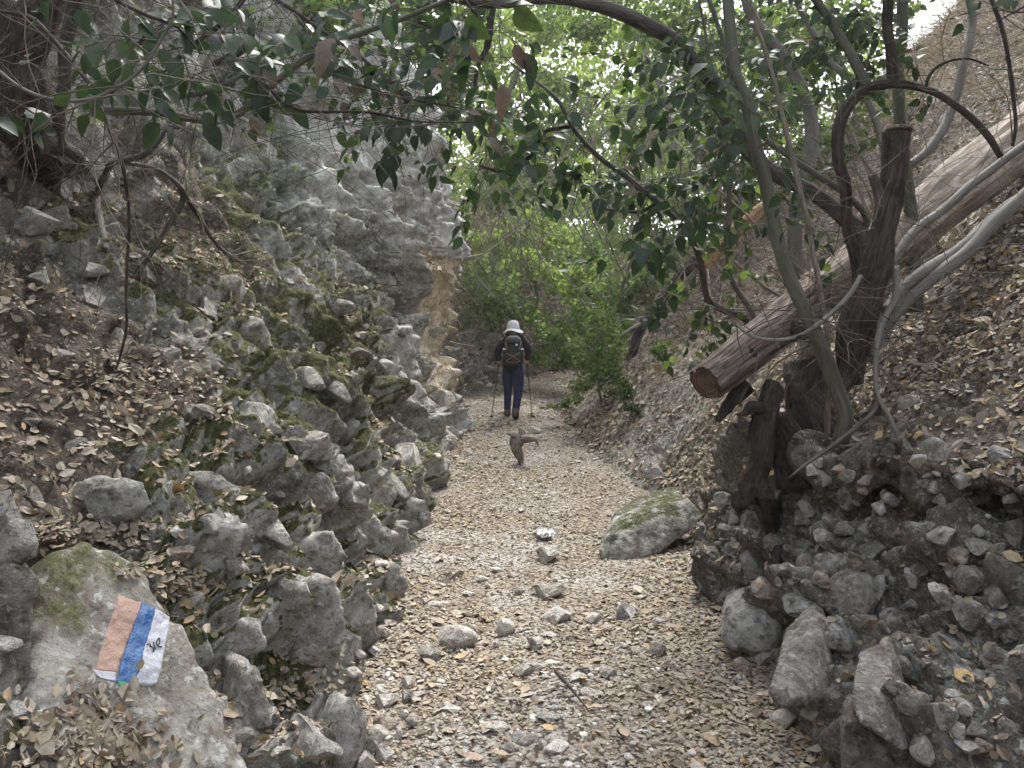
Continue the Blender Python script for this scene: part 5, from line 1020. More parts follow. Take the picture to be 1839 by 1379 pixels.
tree('gorge_shrub', 'green shrubs leaning over the path behind the leaning dark trunk', (1120, 580, 15), [(1120, 590, 15), (1115, 530, 15), (1140, 450, 15)], [8, 6, 4], 6,
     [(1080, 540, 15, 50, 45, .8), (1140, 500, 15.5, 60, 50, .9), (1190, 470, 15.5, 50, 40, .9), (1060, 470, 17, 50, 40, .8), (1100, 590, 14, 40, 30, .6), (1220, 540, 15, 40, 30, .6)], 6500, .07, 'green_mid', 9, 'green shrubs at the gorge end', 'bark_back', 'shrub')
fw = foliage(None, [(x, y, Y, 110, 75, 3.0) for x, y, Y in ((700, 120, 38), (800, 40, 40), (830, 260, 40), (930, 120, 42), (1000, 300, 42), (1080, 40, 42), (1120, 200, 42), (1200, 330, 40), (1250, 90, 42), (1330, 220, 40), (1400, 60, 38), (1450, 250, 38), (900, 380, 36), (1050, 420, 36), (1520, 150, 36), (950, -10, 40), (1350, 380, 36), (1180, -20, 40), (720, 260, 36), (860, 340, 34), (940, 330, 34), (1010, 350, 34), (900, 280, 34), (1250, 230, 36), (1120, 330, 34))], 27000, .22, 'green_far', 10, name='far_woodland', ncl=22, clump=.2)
tag(fw, 'far woodland closing the view beyond the gorge')
tree('gorge_shrub', 'green bush on the bank between the cliff and the hiker', (905, 600, 17.6), [(905, 612, 17.6), (900, 580, 17.6), (910, 540, 17.6)], [6, 5, 3], 5, [(870, 560, 17.2, 35, 30, .6), (910, 530, 17.6, 40, 35, .7), (860, 500, 17.2, 30, 35, .6), (950, 560, 18, 35, 28, .6)], 2600, .07, 'green_mid', 15, 'green shrubs at the gorge end', 'bark_back', 'shrub', clump=.3)
tree('gorge_shrub', 'thin leafed green bush right of the hiker at the path bend', (1010, 650, 17), [(1010, 668, 17), (1012, 630, 17), (1005, 590, 17)], [5, 4, 3], 5, [(990, 600, 17, 35, 30, .6), (1030, 580, 17, 40, 35, .7), (1020, 640, 16.5, 30, 22, .5), (970, 640, 18, 22, 18, .5)], 2600, .065, 'green_mid', 16, 'green shrubs at the gorge end', 'bark_back', 'shrub', clump=.32)
# shrub by the path, low plants
tree('path_shrub', 'green small leaved shrub standing on the right of the path beside the hiker', (1078, 718, 11.2), [(1078, 722, 11.2), (1075, 680, 11.2), (1070, 640, 11.2), (1080, 590, 11.2)], [5, 4, 3, 2], 16,
     [(1075, 660, 11.2, 38, 36, .35), (1045, 630, 11.3, 30, 30, .35), (1100, 620, 11.3, 28, 34, .35), (1075, 590, 11.4, 30, 28, .3), (1100, 690, 11, 28, 22, .3), (1050, 690, 11, 24, 20, .3)], 2600, .044, 'green_mid', 11, None, 'bark_back', 'shrub', clump=.3)
tree('low_plant', 'low dark green plant trailing down the leafy slope right of the shrub', (1140, 735, 9.6), [(1130, 712, 9.7), (1142, 735, 9.6), (1160, 760, 9.4)], [3, 3, 2], 3, [(1128, 708, 9.8, 18, 12, .15), (1145, 735, 9.6, 18, 14, .15), (1160, 757, 9.4, 14, 12, .12)], 800, .04, 'green', 12, None, 'bark_back', 'plant')
tree('low_plant', 'small green ground plants between the hiker and the shrub', (995, 728, 12.0), [(980, 735, 11.8), (995, 725, 12.0), (1015, 722, 12)], [2, 2, 2], 2, [(990, 731, 11.9, 20, 6, .2), (1018, 726, 12, 18, 7, .2), (1035, 716, 12, 16, 9, .2)], 420, .04, 'green_mid', 13, None, 'bark_back', 'plant')
tree('low_plant', 'tiny green seedling on the slope above the mossy boulder', (1190, 640, 10), [(1190, 650, 10.0), (1188, 636, 10.0), (1186, 622, 10.0)], [2, 2, 1], 2, [(1190, 632, 10, 26, 18, .15)], 300, .04, 'green_mid', 14, None, 'bark_back', 'plant')
# ------------------------------------------------------------------ dry stalks, brush, ferns clinging to the banks (uncountable)
def stalks(name, V, dens, n, flip, L, wd, mat, seed, lab, droop=.8, dirn=(0, 0, .2), rnd=.7, out=.5, segs=3):
    P0, N0 = scatter(V, dens, n, flip, seed); r = np.random.default_rng(seed + 3); m = len(P0); ln = L * r.lognormal(0, .45, m)
    d = N0 * out + np.array(dirn) + r.normal(0, rnd, (m, 3)); d /= np.linalg.norm(d, axis=1)[:, None]; w0 = wd * r.uniform(.6, 1.6, m); pts = [P0]; c = P0
    for k in range(segs):
        d = d + np.array((0, 0, -droop)) * .35 + r.normal(0, .16, (m, 3)); d /= np.linalg.norm(d, axis=1)[:, None]; c = c + d * (ln / segs)[:, None]; pts.append(c)
    A = np.stack(pts, 1); s = r.normal(0, 1, (m, 3)); s -= d * (s * d).sum(1)[:, None]; s /= np.linalg.norm(s, axis=1)[:, None]
    tp = np.linspace(1, .25, segs + 1)[None, :, None]; a = A + s[:, None] * w0[:, None, None] * tp * .5; b = A - s[:, None] * w0[:, None, None] * tp * .5
    VV = np.stack([a, b], 2).reshape(m, -1, 3); nv = 2 * (segs + 1); k = np.arange(segs) * 2; q = np.stack([k, k + 1, k + 3, k + 2], 1)
    Q = (q[None] + (np.arange(m) * nv)[:, None, None]).reshape(-1, 4)
    o = obj(name, npmesh(name, VV.reshape(-1, 3), Q, M[mat], {'rnd': np.repeat(r.random(m), nv)}, True)); tag(o, lab, kind='stuff'); return o
m = mid(VLd); vl = VI.reshape(VL.shape[:2])[:-1, :-1]; nn = fbm(m.reshape(-1, 3), .8, 3, 701).reshape(m.shape[:2])
dens = inview(m, .8) * (sst(12.6, 14, m[..., 1]) * sst(1.2, 3.0, vl) + sst(19, 20, m[..., 1])) * (1.1 + nn) * 190
stalks('dry_brush', VLd, dens, 17000, sgL, .50, .019, 'straw', 51, 'tangled dry brown brush hanging over the bank behind the hiker', .9)
dens = inview(m, .8) * sst(7.2, 8.2, m[..., 1]) * sst(4.6, 5.2, vl) * sst(13.5, 12.5, m[..., 1]) * sst(-.35, .2, nn) * 170
stalks('cliff_grass', VLd, dens, 9500, sgL, .20, .009, 'fern', 52, 'thin grass and ferns clinging to the pale upper cliff', .7)
dens = inview(m, .8) * sst(11, 13.5, m[..., 1]) * sst(3.2, 4.2, vl) * (1 + nn) * 60
stalks('hanging_green', VLd, dens, 6000, sgL, .38, .014, 'fern', 53, 'pale green feathery plants hanging from the cliff edge', .8)
dens = inview(m, .8) * sst(4.5, 5.5, m[..., 1]) * sst(10.5, 9, m[..., 1]) * sst(1.5, 2.2, vl) * sst(-.05, .35, nn) * 50
stalks('moss_grass', VLd, dens, 2600, sgL, .09, .005, 'fern', 54, 'short mossy grass tufts on the rock wall', .9)
dens = inview(m, .8) * sst(7.5, 6.5, m[..., 1]) * sst(5.6, 6.6, vl) * 55
stalks('dry_twigs', VLd, dens, 2600, sgL, .34, .004, 'straw', 55, 'thin dry twigs and rootlets trailing over the upper left bank', .5, rnd=.9)
m = mid(VRd); vr = VIR.reshape(VR.shape[:2])[:-1, :-1]; nn = fbm(m.reshape(-1, 3), .7, 3, 702).reshape(m.shape[:2])
dens = inview(m, .8) * sst(5.5, 7, m[..., 1]) * sst(7.0, 8.2, vr) * (1.1 + nn) * 60
stalks('dry_brush', VRd, dens, 9500, sgR, .50, .010, 'straw', 56, 'dry stalks and twigs matted over the upper right slope', .6, (-.5, 0, 0), .8)
dens = inview(m, .8) * sst(8, 9.5, m[..., 1]) * sst(14.5, 13, m[..., 1]) * sst(4.5, 6, vr) * (1.1 + nn) * 60
stalks('dry_brush', VRd, dens, 6000, sgR, .5, .010, 'straw', 57, 'tangle of dry stems on the right slope behind the log end', .5, (-.4, 0, .4), .8)
dens = inview(m, .8) * (sst(9, 12, m[..., 1]) * sst(3, 6, vr) * sst(-.1, .4, nn) * 30 + sst(5.2, 6, m[..., 1]) * sst(.0, .4, nn) * 5)
stalks('green_tufts', VRd, dens, 2600, sgR, .14, .010, 'fern', 58, 'small green tufts sprouting on the right slope', .5)
print('veg', time.time() - T0)
# ------------------------------------------------------------------ near foliage
allp = lambda t: pts_of(t)
print('leaves', leafy(T_arching_tree, allp(T_arching_tree), (840, -60, 1330, 260), 62, .064, 1, (0, 0, -.4), (.3, .9), .02),
 leafy(T_green_sapling, allp(T_green_sapling), (850, 80, 1290, 560), 78, .072, 2, (-.05, -.1, -.25), (.2, .5), .01, spread=.35),
 leafy(T_looping_tree, allp(T_looping_tree), (1400, -60, 1700, 200), 20, .068, 3, (-.3, .4, .1), (.3, .8), .02),
 leafy(T_slender_tree, allp(T_slender_tree), (1290, -80, 1360, 200), 18, .065, 4, (-.3, .6, -.1), (.3, .8), .02),
 leafy(T_pale_tree, allp(T_pale_tree), (1310, -60, 1480, 300), 36, .07, 5, (-.2, .2, 0), (.3, .9), .02),
 leafy(T_thin_sapling, allp(T_thin_sapling), (1240, -30, 1320, 400), 24, .065, 6, (-.1, .2, 0), (.25, .7), .02))
def overhang(name, lab, L, wd, box, ntw, size, seed, **kw):
    t = thing(name, P(*L[0]), lab, 'branch', 'leafy branches hanging in from the top'); mb = MB(); pr = mb.tube(P3(L), [w_ * L[0][2] / F / 2 for w_ in wd], 7, .04, .15, 16, .02, True, seed); mb.build('stem', M['bark_dark'], t)
    return leafy(t, [pr[0]], box, ntw, size, seed, **kw)
X_ = (-9999, -9999, 9999, 9999)
print(overhang('leafy_branch', 'leafy branch with large blue green leaves reaching in at the upper left', [(120, -60, 2.9), (200, -5, 2.85), (262, 30, 2.8), (320, 55, 2.8), (360, 100, 2.8)], [9, 8, 7, 5, 3], X_, 30, .074, 21, bias=(.1, 0, -.35), ln=(.15, .45), brown=.02),
 overhang('leafy_branch', 'small leafy sprig hanging at the left edge beside the dark tree', [(-60, 120, 2.7), (0, 170, 2.7), (40, 190, 2.7), (75, 215, 2.7)], [5, 5, 4, 2], X_, 7, .065, 22, bias=(.2, 0, -.2), ln=(.12, .25), brown=0),
 overhang('leafy_branch', 'dark leafy branch along the top edge left of centre with dead brown leaves', [(380, -60, 3.4), (480, -10, 3.4), (560, 40, 3.4), (640, 90, 3.4), (700, 150, 3.4), (740, 190, 3.4)], [8, 8, 7, 6, 5, 3], X_, 46, .064, 23, bias=(0, 0, -.3), ln=(.2, .6), brown=.12),
 overhang('leafy_branch', 'leafy branch dangling large dark leaves above the path centre', [(780, -70, 2.5), (820, -20, 2.5), (850, 20, 2.5), (870, 50, 2.5)], [6, 6, 5, 3], X_, 12, .085, 24, bias=(0, 0, -.5), ln=(.12, .25), brown=.12),
 overhang('leafy_branch', 'leafy branch between the arching trunk and the cliff with drooping leaves', [(640, 150, 3.3), (700, 170, 3.3), (760, 180, 3.3), (820, 190, 3.3), (880, 200, 3.3)], [4, 4, 4, 3, 2], X_, 22, .06, 25, bias=(0, 0, -.35), ln=(.12, .35), brown=.1),
 overhang('leafy_branch', 'fresh green leafy sprig at the top right corner', [(1900, -20, 3.0), (1840, 15, 3.0), (1790, 40, 3.0)], [4, 4, 2], X_, 9, .06, 26, bias=(-.2, 0, -.1), ln=(.12, .3), brown=0))
# the large brown leaf hanging alone in front of the trees
t = thing('hanging_leaf', P(903, 150, 1.9), 'single large brown dead leaf hanging on a thread above the path', 'leaf')
mb = MB(); mb.tube(P3([(893, -40, 1.9), (896, 40, 1.9), (899, 100, 1.9), (903, 150, 1.9)]), [.0011, .001, .0009, .0008], 5, .03); mb.build('petiole', M['twig_dark'], t)
o = put_leaf(t, P(903, 150, 1.9), (0.02, 0, -1), (.15, -1, .05), .078, 'brown'); o.name = 'blade'
# fine dry twigs everywhere among the upper branches
r = random.Random(88); mb = MB(); A = np.vstack([a for o, L in BRS for a in L]); px = HX + A[:, 0] * F / A[:, 1]; py = HY - (A[:, 2] - EYE) * F / A[:, 1]
def fine(name, lab, box, n, ln, rad, seed, bias=(0, 0, -.1), mat='twig', ymax=7):
    r = random.Random(seed); mb = MB(); B = A[(px > box[0]) & (px < box[2]) & (py > box[1]) & (py < box[3]) & (A[:, 1] < ymax)]
    for k in range(n):
        p = Vector(B[r.randrange(len(B))]); d = Vector((r.gauss(0, 1), r.gauss(0, .6), r.gauss(0, .8))) + Vector(bias); d.normalize(); l = r.lognormvariate(math.log(ln), .5); m = 6; L_ = [tuple(p)]
        for q in range(m): d = (d + Vector((r.gauss(0, .16), r.gauss(0, .12), r.gauss(0, .16) - .03))).normalized(); p = p + d * (l / m); L_.append(tuple(p))
        w0 = rad * r.uniform(.5, 1.5); mb.tube(L_, list(np.linspace(w0, w0 * .3, len(L_))), 4, l / 7, 0, 1, 0, False)
    tag(mb.build(name, M[mat]), lab, kind='stuff')
fine('fine_twigs', 'thin dry twigs tangled among the upper left branches', (-20, -20, 900, 480), 420, .5, .0020, 1, mat='twig')
fine('fine_twigs', 'dark thin twigs hanging in the upper left and centre', (0, -40, 1250, 300), 330, .6, .0017, 2, mat='twig_dark')
fine('fine_twigs', 'fine bare twigs between the stems on the right', (1200, -40, 1839, 640), 520, .5, .0022, 3, mat='twig', ymax=7)
fine('fine_twigs', 'dark curling twigs around the log and the stump', (1230, 380, 1620, 640), 130, .35, .0024, 4, mat='twig_dark', ymax=6)
print('near foliage', time.time() - T0)

LF = [(1082, 1276, .07, 'b'), (994, 1318, .065, 'b'), (1065, 1138, .075, 'b'), (1048, 1105, .06, 'b'), (1040, 1222, .06, 'b'), (921, 1230, .06, 'b'), (939, 1251, .07, 'b'), (858, 1193, .05, 'b'), (817, 1187, .07, 'b'), (1195, 1141, .05, 'b'), (870, 1368, .09, 'b'),
      (915, 1362, .08, 'b'), (1127, 1330, .07, 'b'), (985, 1290, .06, 'b'), (640, 1190, .05, 'b'), (775, 1240, .06, 'b'), (1240, 1260, .06, 'b'), (1355, 1253, .06, 'b')]
M['fallen_big'] = mat_leaf('large_dry_leaf', [(.36, .27, .20), (.46, .36, .26), (.30, .235, .19), (.48, .33, .17)], (1, .8, .5), .1, .7, .3, True); FB = [leaf_mesh('large_leaf', M['fallen_big'], 40 + k, .6, -.1 + .12 * k) for k in range(3)]
LD = ['large dry leaf right of the heap of leaves at the stick end', 'large tan leaf at the lower centre of the path', 'large dry leaf just below the ribbed dark stone', 'dry leaf between the triangular stone and the ribbed stone', 'broad dry leaf touching the upper half of the dead stick', 'dry leaf lying left of the dead stick', 'dry brown leaf left of the dead stick tip', 'dry leaf below the dark faceted stone',
 'large curled leaf on the broad flat path rock', 'dry leaf near the right bank by the round boulder', 'largest dry leaf at the bottom edge of the path', 'large dry leaf next to the largest one at the bottom edge', 'large dry leaf at the bottom edge right of the centre', 'dry leaf straight below the slab stone', 'dry leaf by the left bank next to the round pale stone', 'dry leaf right of the sharp white chip', 'dry leaf on the right half of the near path', 'dry leaf beside the pinkish boulder on the path edge']
for (px_, py_, L_, k_), ll in zip(LF, LD):
    p, n = hit(px_, py_); rz = random.uniform(0, 6.28); o = put_leaf(camo, p, (math.cos(rz), math.sin(rz), .05), n + np.array((random.gauss(0, .12), random.gauss(0, .12), 0)), L_); o.parent = None; o.name = 'fallen_leaf'; o.data = random.choice(FB)
    o.location = Vector([float(a) for a in p + n * .016]); tag(o, ll, 'leaf', 'large dry leaves on the near path')
for px_, py_, lb in ((1062, 1162, 'fresh green leaf lying right of the path centre above the dead stick'), (985, 1028, 'fresh green leaf lying on the pale stone below the white tissue'), (927, 1266, 'small bright green leaf lying left of the dead stick')):
    p, n = hit(px_, py_); o = put_leaf(camo, p, (.9, .3, .05), n, .045); o.parent = None; o.name = 'fallen_leaf'; o.location = Vector([float(a) for a in p + n * .018]); tag(o, lb, 'leaf')

# curtains of thin bare vines hanging between the far trees
r = random.Random(808); mb = MB()
for k in range(520):
    px_, py_, Y_ = r.choice([(r.gauss(1230, 110), r.uniform(150, 470), r.uniform(9, 15)), (r.gauss(900, 55), r.uniform(230, 480), r.uniform(13.5, 17)), (r.uniform(1000, 1450), r.uniform(60, 420), r.uniform(11, 16))])
    p = P(px_, py_, Y_); d = np.array((r.gauss(0, .5), r.gauss(0, .4), r.gauss(-.7, .5))); d /= np.linalg.norm(d); l = r.uniform(.5, 2.4); b = np.array((r.gauss(0, .2), r.gauss(0, .2), -.15)) * l
    mb.tube([p, p + d * l * .35 + b * .6, p + d * l * .7 + b, p + d * l + b * .5], [.008 * r.uniform(.5, 1.6)] * 3 + [.003], 3, l / 6, 0, 1, 0, False)
tag(mb.build('hanging_vines', M['twig']), 'curtains of thin bare vines hanging between the far trees', kind='stuff')
# bare stems and fallen sticks on the right slope
r = random.Random(303)
STL = {}
def stems(n, box, hgt, wpx, mat, lean, name, lab, grp, seed, flat=False):
    r = random.Random(seed); k = 0
    while k < n:
        px_, py_ = r.uniform(box[0], box[2]), r.uniform(box[1], box[3]); p, nn = hit(px_, py_)
        if p is None or p[1] < 5.2 or p[1] > 15: continue
        k += 1; h = r.uniform(*hgt); d = np.array((lean + r.gauss(0, .35), r.gauss(0, .25), .12 if flat else 1.0)); d /= np.linalg.norm(d)
        if flat: d = d - nn * d.dot(nn); d = d / np.linalg.norm(d) + nn * .08
        b = np.array((r.gauss(0, .18), r.gauss(0, .12), r.gauss(0, .05))) * h; L_ = [p - nn * .05 * (not flat) + nn * .03 * flat, p + d * h * .33 + b * .7, p + d * h * .66 + b, p + d * h + b * .2 - np.array((0, 0, .1 * h))]
        w0 = r.uniform(*wpx) * p[1] / F / 2; t = thing(name, p, lab, 'stick' if flat else 'sapling', grp); mb = MB(); mb.tube(L_, [w0, w0 * .85, w0 * .65, w0 * .3], 7, .08, .1, 12, .02, True, k); mb.build('stem', M[mat if r.random() < .7 else 'twig'], t)
        q_ = HX + p[0] * F / p[1]; lm = ['beside the leaning dark trunks', 'left of the olive stem', 'between the olive stem and the dark loop', 'behind the cut stump', 'above the big log'][int(np.searchsorted([1280, 1400, 1520, 1640], q_))]; STL.setdefault((lab, lm), []).append((h * F / p[1], t))
        for q in range(2):
            mb = MB(); i = r.choice((1, 2)); e = L_[i] + np.array((r.gauss(0, .3), r.gauss(0, .2), r.uniform(.05, .5))) * h * .4; mb.tube([L_[i], (L_[i] + e) / 2 + np.array((0, 0, .04)), e], [w0 * .5, w0 * .3, w0 * .12], 5, .08, 0, 1, 0, False); mb.build('side_twig', M['twig'], t)
stems(20, (1180, 300, 1700, 620), (.9, 2.4), (3, 8), 'bark_back', -.25, 'bare_sapling', 'thin bare sapling', 'bare saplings on the right slope', 1)
stems(16, (1150, 200, 1839, 640), (.5, 1.5), (3, 9), 'bark_back', -.7, 'fallen_stick', 'bare fallen stick', 'fallen sticks on the right slope', 2, True)

for (lab_, lm_), L_ in STL.items():
    L_.sort(key=lambda a: -a[0])
    for k, (h_, t_) in enumerate(L_): t_['label'] = ('only ' if len(L_) == 1 else ['longest ', 'second longest ', 'third longest ', 'fourth longest ', 'fifth longest ', 'sixth longest ', 'seventh longest ', 'eighth longest ', 'ninth longest '][min(k, 8)]) + lab_ + ' ' + lm_
# unseen foliage added over the near trees, above the frame, to shade the banks
foliage(T_dark_tree, [(x, y, Y, 260, 110, 1.2) for x, y, Y in ((-100, -330, 4.2), (350, -330, 4.6), (150, -380, 6.0), (600, -340, 5.5), (-200, -250, 5.5), (-100, -420, 7.5))], 3300, .085, 'green_mid', 91, name='crown', ncl=20)
foliage(T_looping_tree, [(x, y, Y, 250, 110, 1.1) for x, y, Y in ((1750, -330, 4.0), (1400, -360, 4.6), (1950, -260, 4.6), (1650, -420, 6), (2050, -330, 3.2), (1250, -420, 4.2))], 3800, .085, 'green_mid', 92, name='crown', ncl=20)
# ------------------------------------------------------------------ the hiker
ph, _ = hit(924, 754); YH = ph[1] + .05; S_ = YH / F
def J(px, py, dy=0.0): return P(px, py, YH)+ np.array((0, dy, 0))
def skin(name, joints, edges, mat, parent, sub=2, root=0):
    me = bpy.data.meshes.new(name); loc = Vector(local(parent).tolist())
    me.from_pydata([Vector([float(x) for x in j[0]]) - loc for j in joints], edges, []); o = bpy.data.objects.new(name, me); COL.objects.link(o)
    md = o.modifiers.new('skin', 'SKIN'); md.use_smooth_shade = True; sv = me.skin_vertices[0].data
    for k, j in enumerate(joints): sv[k].radius = j[1] if isinstance(j[1], tuple) else (j[1], j[1]); sv[k].use_root = (k == root)
    s2 = o.modifiers.new('sub', 'SUBSURF'); s2.levels = sub; s2.render_levels = sub
    dg = bpy.context.evaluated_depsgraph_get(); m2 = bpy.data.meshes.new_from_object(o.evaluated_get(dg)); bpy.data.objects.remove(o)
    m2.materials.clear(); m2.materials.append(mat); m2.name = name; return obj(name, m2, parent)
M['skin'] = flat_mat('skin', (.55, .36, .27), .6); M['jacket'] = flat_mat('dark_navy_fleece', (.016, .018, .028), .9, .2, 90, .6)
M['trousers'] = flat_mat('navy_trousers', (.035, .042, .10), .85, .2, 40, .6); M['pack'] = flat_mat('black_nylon', (.020, .021, .024), .6, .35, 60, .6, 0, .6)
M['pack_grey'] = flat_mat('charcoal_nylon', (.05, .052, .058), .6, .35, 60, .7); M['hat'] = flat_mat('white_cotton', (.66, .66, .68), .9, .2, 50, .85)
M['hair'] = flat_mat('light_brown_hair', (.35, .25, .15), .7, .3, 120, .5); M['cord'] = flat_mat('tan_cord', (.38, .24, .13), .7); M['white_print'] = flat_mat('white_print', (.8, .8, .82), .6)
M['boot'] = flat_mat('dusty_brown_boot', (.17, .13, .10), .9); M['pole'] = flat_mat('black_pole', (.018, .018, .02), .4, .5); M['metal'] = flat_mat('grey_metal', (.45, .45, .46), .4, .5, metal=.8)
gR = gz(YH); gL = gz(YH + .42)
hk = thing('person', (J(921, 650)[0], YH, gR), 'hiker in white sun hat and dark navy clothes walking away along the path', 'person')
def Z(px, dy, z): a = J(px, 620, dy); return np.array((a[0], a[1], z))
hipR, hipL = J(930, 664, 0), J(912, 664, 0); kR, kL = J(931, 702, -.02), J(912, 700, .20); aR, aL = J(926, 741, -.10), Z(911, .36, gL + .10)
aR[2] = gR + .15
tR, tL = Z(926, .02, gR + .03), Z(911, .54, gL + .035)
sR, sL, eR, eL, wR, wL = J(936.5, 608), J(905, 610.5), J(950, 629, .03), J(893, 633, .0), J(947, 647, .20), J(896, 647, .20)
hR, hL = J(946.5, 652, .28), J(895.5, 652, .28)
jt = [(J(921, 656), (.13, .10)), (J(921, 632), (.11, .085)), (J(921, 612), (.12, .09)), (J(921.5, 601), .05), (J(922, 592), (.075, .088)), (J(922, 584), (.07, .085)),
      (sL, .055), (eL, .042), (wL, .028), (sR, .055), (eR, .042), (wR, .028), (hipL, .09), (kL, .06), (aL, .042), (tL, .035), (hipR, .09), (kR, .06), (aR, .042), (tR, .035), (hL, .03), (hR, .03)]
ed = [(0, 1), (1, 2), (2, 3), (3, 4), (4, 5), (2, 6), (6, 7), (7, 8), (2, 9), (9, 10), (10, 11), (0, 12), (12, 13), (13, 14), (14, 15), (0, 16), (16, 17), (17, 18), (18, 19), (8, 20), (11, 21)]
skin('body', jt, ed, M['skin'], hk)
skin('jacket', [(J(921, 676), (.16, .13)), (J(921, 655), (.18, .135)), (J(921, 632), (.155, .12)), (J(921, 614), (.165, .115)), (J(921, 604), (.10, .08)), (sL, (.085, .08)), (eL, .066), (wL, .048), (sR, (.085, .08)), (eR, .066), (wR, .048)],
     [(0, 1), (1, 2), (2, 3), (3, 4), (3, 5), (5, 6), (6, 7), (3, 8), (8, 9), (9, 10)], M['jacket'], hk)
skin('trousers', [(J(921, 640), (.13, .10)), (J(921, 662), (.17, .13)), (hipL, (.118, .125)), ((hipL + kL) / 2, .108), (kL, .074), ((kL + aL) / 2, .066), (aL, .062), (aL - (0, 0, .05), .066), (hipR, (.118, .125)), ((hipR + kR) / 2, .112), (kR, .082), ((kR + aR) / 2, .070), (aR, .066), (aR - (0, 0, .05), .070)],
     [(0, 1), (1, 2), (2, 3), (3, 4), (4, 5), (5, 6), (6, 7), (1, 8), (8, 9), (9, 10), (10, 11), (11, 12), (12, 13)], M['trousers'], hk)
for a, t_, g_ in ((aL, tL, gL), (aR, tR, gR)):
    b = skin('boot', [(a + (0, -.01, .05), .062), (a + (0, -.04, -.035), (.064, .064)), (t_ * .5 + a * .5 + (0, 0, -.03), (.066, .05)), (t_, (.064, .04)), (t_ + (0, .07, 0), (.05, .03))], [(0, 1), (1, 2), (2, 3), (3, 4)], M['boot'], hk)
# fingers closed round the pole grips
for h_, w_, sg in ((hL, wL, -1), (hR, wR, 1)):
    mb = MB()
    for k in range(5):
        o_ = np.array((0, .012, -.028 + k * .016)) if k < 4 else np.array((0, -.01, .035)); L_ = [h_ + o_ + np.array((sg * .022, 0, 0)), h_ + o_ + np.array((sg * .012, .03, 0)), h_ + o_ + np.array((-sg * .014, .032, 0)), h_ + o_ + np.array((-sg * .024, .012, -.003))]
        mb.tube(L_, [.009, .0088, .008, .006], 6, .01)
    mb.build('hand', M['skin'], hk)
# hat: crown and drooping wavy brim
def lathe(prof, c, n=32, sx=1, sy=1, wave=0.0, tilt=0.0):
    V = []; m = len(prof)
    for k, (rr0, z) in enumerate(prof):
        for j in range(n):
            a = j / n * 2 * math.pi; wv = wave * math.sin(3 * a + 1) * (rr0 / prof[-1][0]) ** 3; V.append((c[0] + rr0 * sx * math.cos(a), c[1] + rr0 * sy * math.sin(a), c[2] + z + wv + tilt * rr0 * math.sin(a)))
    Q = [(k * n + j, k * n + (j + 1) % n, (k + 1) * n + (j + 1) % n, (k + 1) * n + j) for k in range(m - 1) for j in range(n)]; return V, Q
hc = J(921.5, 592)
V, Q = lathe([(.001, .150), (.05, .146), (.080, .128), (.096, .09), (.102, .045), (.106, .012), (.108, .004), (.13, -.012), (.150, -.030), (.172, -.052), (.176, -.058), (.168, -.055)], hc, 36, 1, 1.12, .016, -.14)
hat = obj('hat', npmesh('hat', np.array(V) - local(hk), [Q], M['hat']), hk)
V, Q = lathe([(.1085, .006), (.1105, .010), (.1105, .026), (.1075, .030)], hc, 36, 1, 1.12, 0, -.12); o = obj('hat_band', npmesh('hat_band', np.array(V) - local(hk), [Q], M['hat']), hat)
V, Q = lathe([(.001, .06), (.08, .05), (.094, .0), (.096, -.05), (.085, -.085), (.05, -.11), (.001, -.115)], hc, 24, .98, 1.05); obj('hair', npmesh('hair', np.array(V) - local(hk), [Q], M['hair']), hk)
# backpack: lofted rounded body standing off the back
bc = J(921.5, 630, -.21)
def superell(cx, cy, cz, w_, d_, n=28, e=3.2):
    a = np.linspace(0, 2 * math.pi, n, endpoint=False); c, s = np.cos(a), np.sin(a); return np.stack([cx + w_ * np.sign(c) * np.abs(c) ** (2 / e), cy + d_ * np.sign(s) * np.abs(s) ** (2 / e), np.full(n, cz)], 1)
def loft(rows, par, name, mat, n=28):
    V = np.vstack([superell(*r_, n=n) for r_ in rows]); m = len(rows); Q = [(k * n + j, k * n + (j + 1) % n, (k + 1) * n + (j + 1) % n, (k + 1) * n + j) for k in range(m - 1) for j in range(n)]
    V = np.vstack([V, V[:n].mean(0), V[-n:].mean(0)]); T = [(m * n, (j + 1) % n, j) for j in range(n)] + [(m * n + 1, (m - 1) * n + j, (m - 1) * n + (j + 1) % n) for j in range(n)]
    return obj(name, npmesh(name, V - local(par), [Q, T], mat), par)
bp = thing('backpack', bc, 'black daypack with tan bungee cord worn on the back of the hiker', 'backpack')
x, y, z = bc
loft([(x, y + .02, z - .245, .09, .05), (x, y, z - .235, .135, .085), (x, y - .005, z - .18, .165, .11), (x, y, z - .08, .17, .11), (x, y + .01, z + .06, .155, .10), (x, y + .02, z + .17, .135, .085), (x, y + .03, z + .225, .105, .065), (x, y + .035, z + .245, .06, .04)], bp, 'main_pocket', M['pack'])
loft([(x, y - .07, z - .215, .09, .03), (x, y - .09, z - .19, .125, .045), (x, y - .10, z - .10, .13, .05), (x, y - .09, z - .03, .115, .04), (x, y - .075, z - .015, .08, .02)], bp, 'front_pocket', M['pack'])
loft([(x, y - .05, z + .12, .125, .05), (x, y - .055, z + .17, .125, .05), (x, y - .03, z + .225, .10, .05), (x, y, z + .245, .06, .04)], bp, 'lid', M['pack_grey'])
def cordm(name, L, rad, mat, lab=None):
    mb = MB(); mb.tube([np.array((x + a, y + b, z + c)) for a, b, c in L], rad, 6, .02); o = mb.build(name, M[mat], bp)
    if lab: o['label'] = lab
cordm('bungee_cord', [(-.11, -.125, -.03), (0, -.155, -.09), (.11, -.135, -.16), (0, -.165, -.18), (-.11, -.135, -.16), (0, -.155, -.09), (.11, -.125, -.03)], .0042, 'cord')
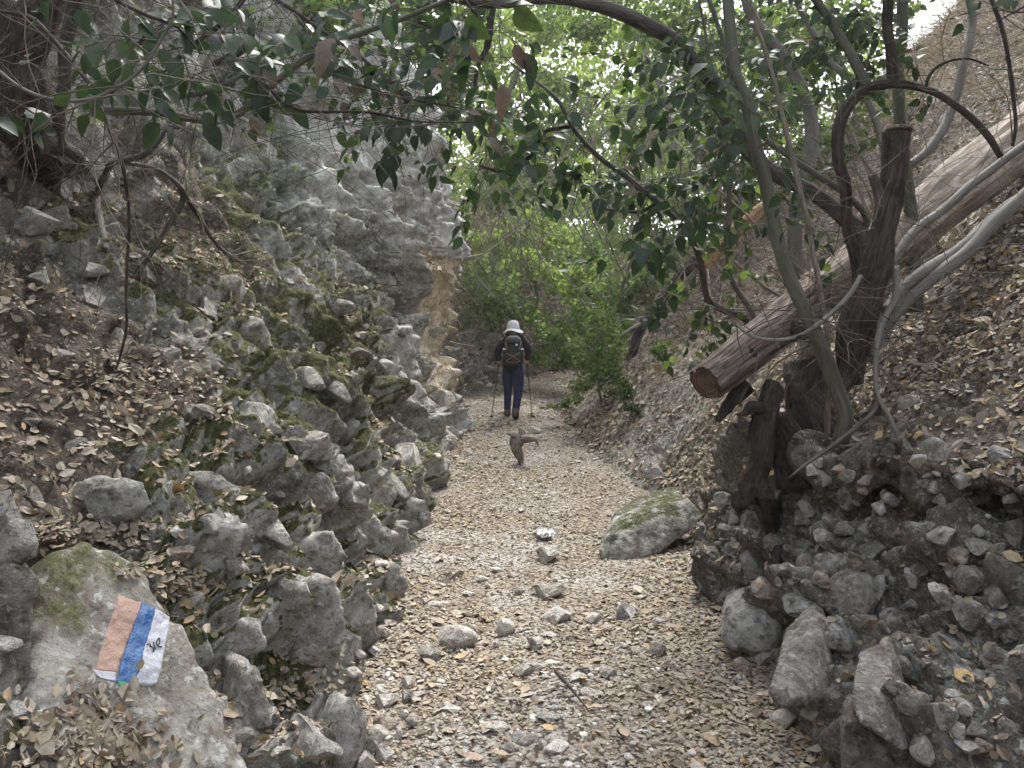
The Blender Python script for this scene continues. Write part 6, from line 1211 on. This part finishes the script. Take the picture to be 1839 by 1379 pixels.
cordm('compression_strap', [(-.155, -.03, .02), (-.10, -.095, .03), (-.12, -.09, .12), (-.11, -.02, .2)], .008, 'cord'); cordm('compression_strap', [(.155, -.03, .02), (.10, -.095, .03), (.12, -.09, .12), (.11, -.02, .2)], .008, 'cord')
cordm('haul_loop', [(-.04, .02, .235), (-.02, .01, .275), (.02, .01, .275), (.04, .02, .235)], .006, 'cord')
for sx in (-1, 1):
    cordm('shoulder_strap', [(sx * .06, .05, .235), (sx * .10, .16, .27), (sx * .11, .28, .20), (sx * .12, .32, .05)], .02, 'pack'); loft([(x + sx * .145, y - .085, z + .015, .022, .006), (x + sx * .145, y - .087, z + .045, .022, .006)], bp, 'buckle', M['white_print'])
loft([(x + .055, y - .112, z + .085, .018, .006), (x + .055, y - .110, z + .115, .018, .006)], bp, 'printed_badge', M['white_print'])
def pole(hand, foot, lab):
    t = thing('trekking_pole', foot, lab, 'trekking pole', 'trekking poles'); d = (foot - hand); d = d / np.linalg.norm(d); top = hand - d * .09
    mb = MB(); mb.tube([top, hand - d * .03, hand + d * .07], [.017, .014, .015], 10, .02); mb.build('grip', M['pole'], t)
    mb = MB(); mb.tube([hand + d * .07, (hand + foot) / 2, foot - d * .06], [.0095, .0085, .0065], 8, .1); mb.build('shaft', M['pole'], t)
    mb = MB(); mb.tube([foot - d * .07, foot - d * .05], [.026, .024], 12, .02); mb.build('basket', M['pole'], t); mb = MB(); mb.tube([foot - d * .06, foot], [.006, .002], 6, .02); mb.build('tip', M['metal'], t)
    mb = MB(); mb.tube([top + d * .02, top + d * .05 + np.array((0, -.05, -.06)), hand + np.array((0, -.03, .0))], [.005, .005, .005], 5, .02); mb.build('wrist_strap', M['pole'], t)
def foot(px_, dy): a = J(px_, 620, dy); return np.array((a[0], a[1], down(a[0], a[1], 3)))
pole(hL, foot(882, -.05), 'left trekking pole held in the left hand of the hiker'); pole(hR, foot(957, .30), 'right trekking pole held in the right hand of the hiker')
print('all', time.time() - T0)
# ------------------------------------------------------------------ thin haze filling the gorge
HZ = 34.0
V = [(x, y, z) for x in (-430, 430) for y in (-320, 530) for z in (-1.9, HZ)]
n = NT('haze_air'); vp = n.node('ShaderNodeVolumePrincipled', Density=.0011); vp.inputs['Color'].default_value = (.92, .95, 1, 1); vp.inputs['Anisotropy'].default_value = .3
n.t.links.new(vp.outputs[0], n.out.inputs['Volume'])
hz = obj('haze', npmesh('haze', V, [[(0, 1, 3, 2), (4, 6, 7, 5), (0, 4, 5, 1), (2, 3, 7, 6), (0, 2, 6, 4), (1, 5, 7, 3)]], n.m, None, False)); tag(hz, 'thin pale haze in the gorge air', kind='stuff')
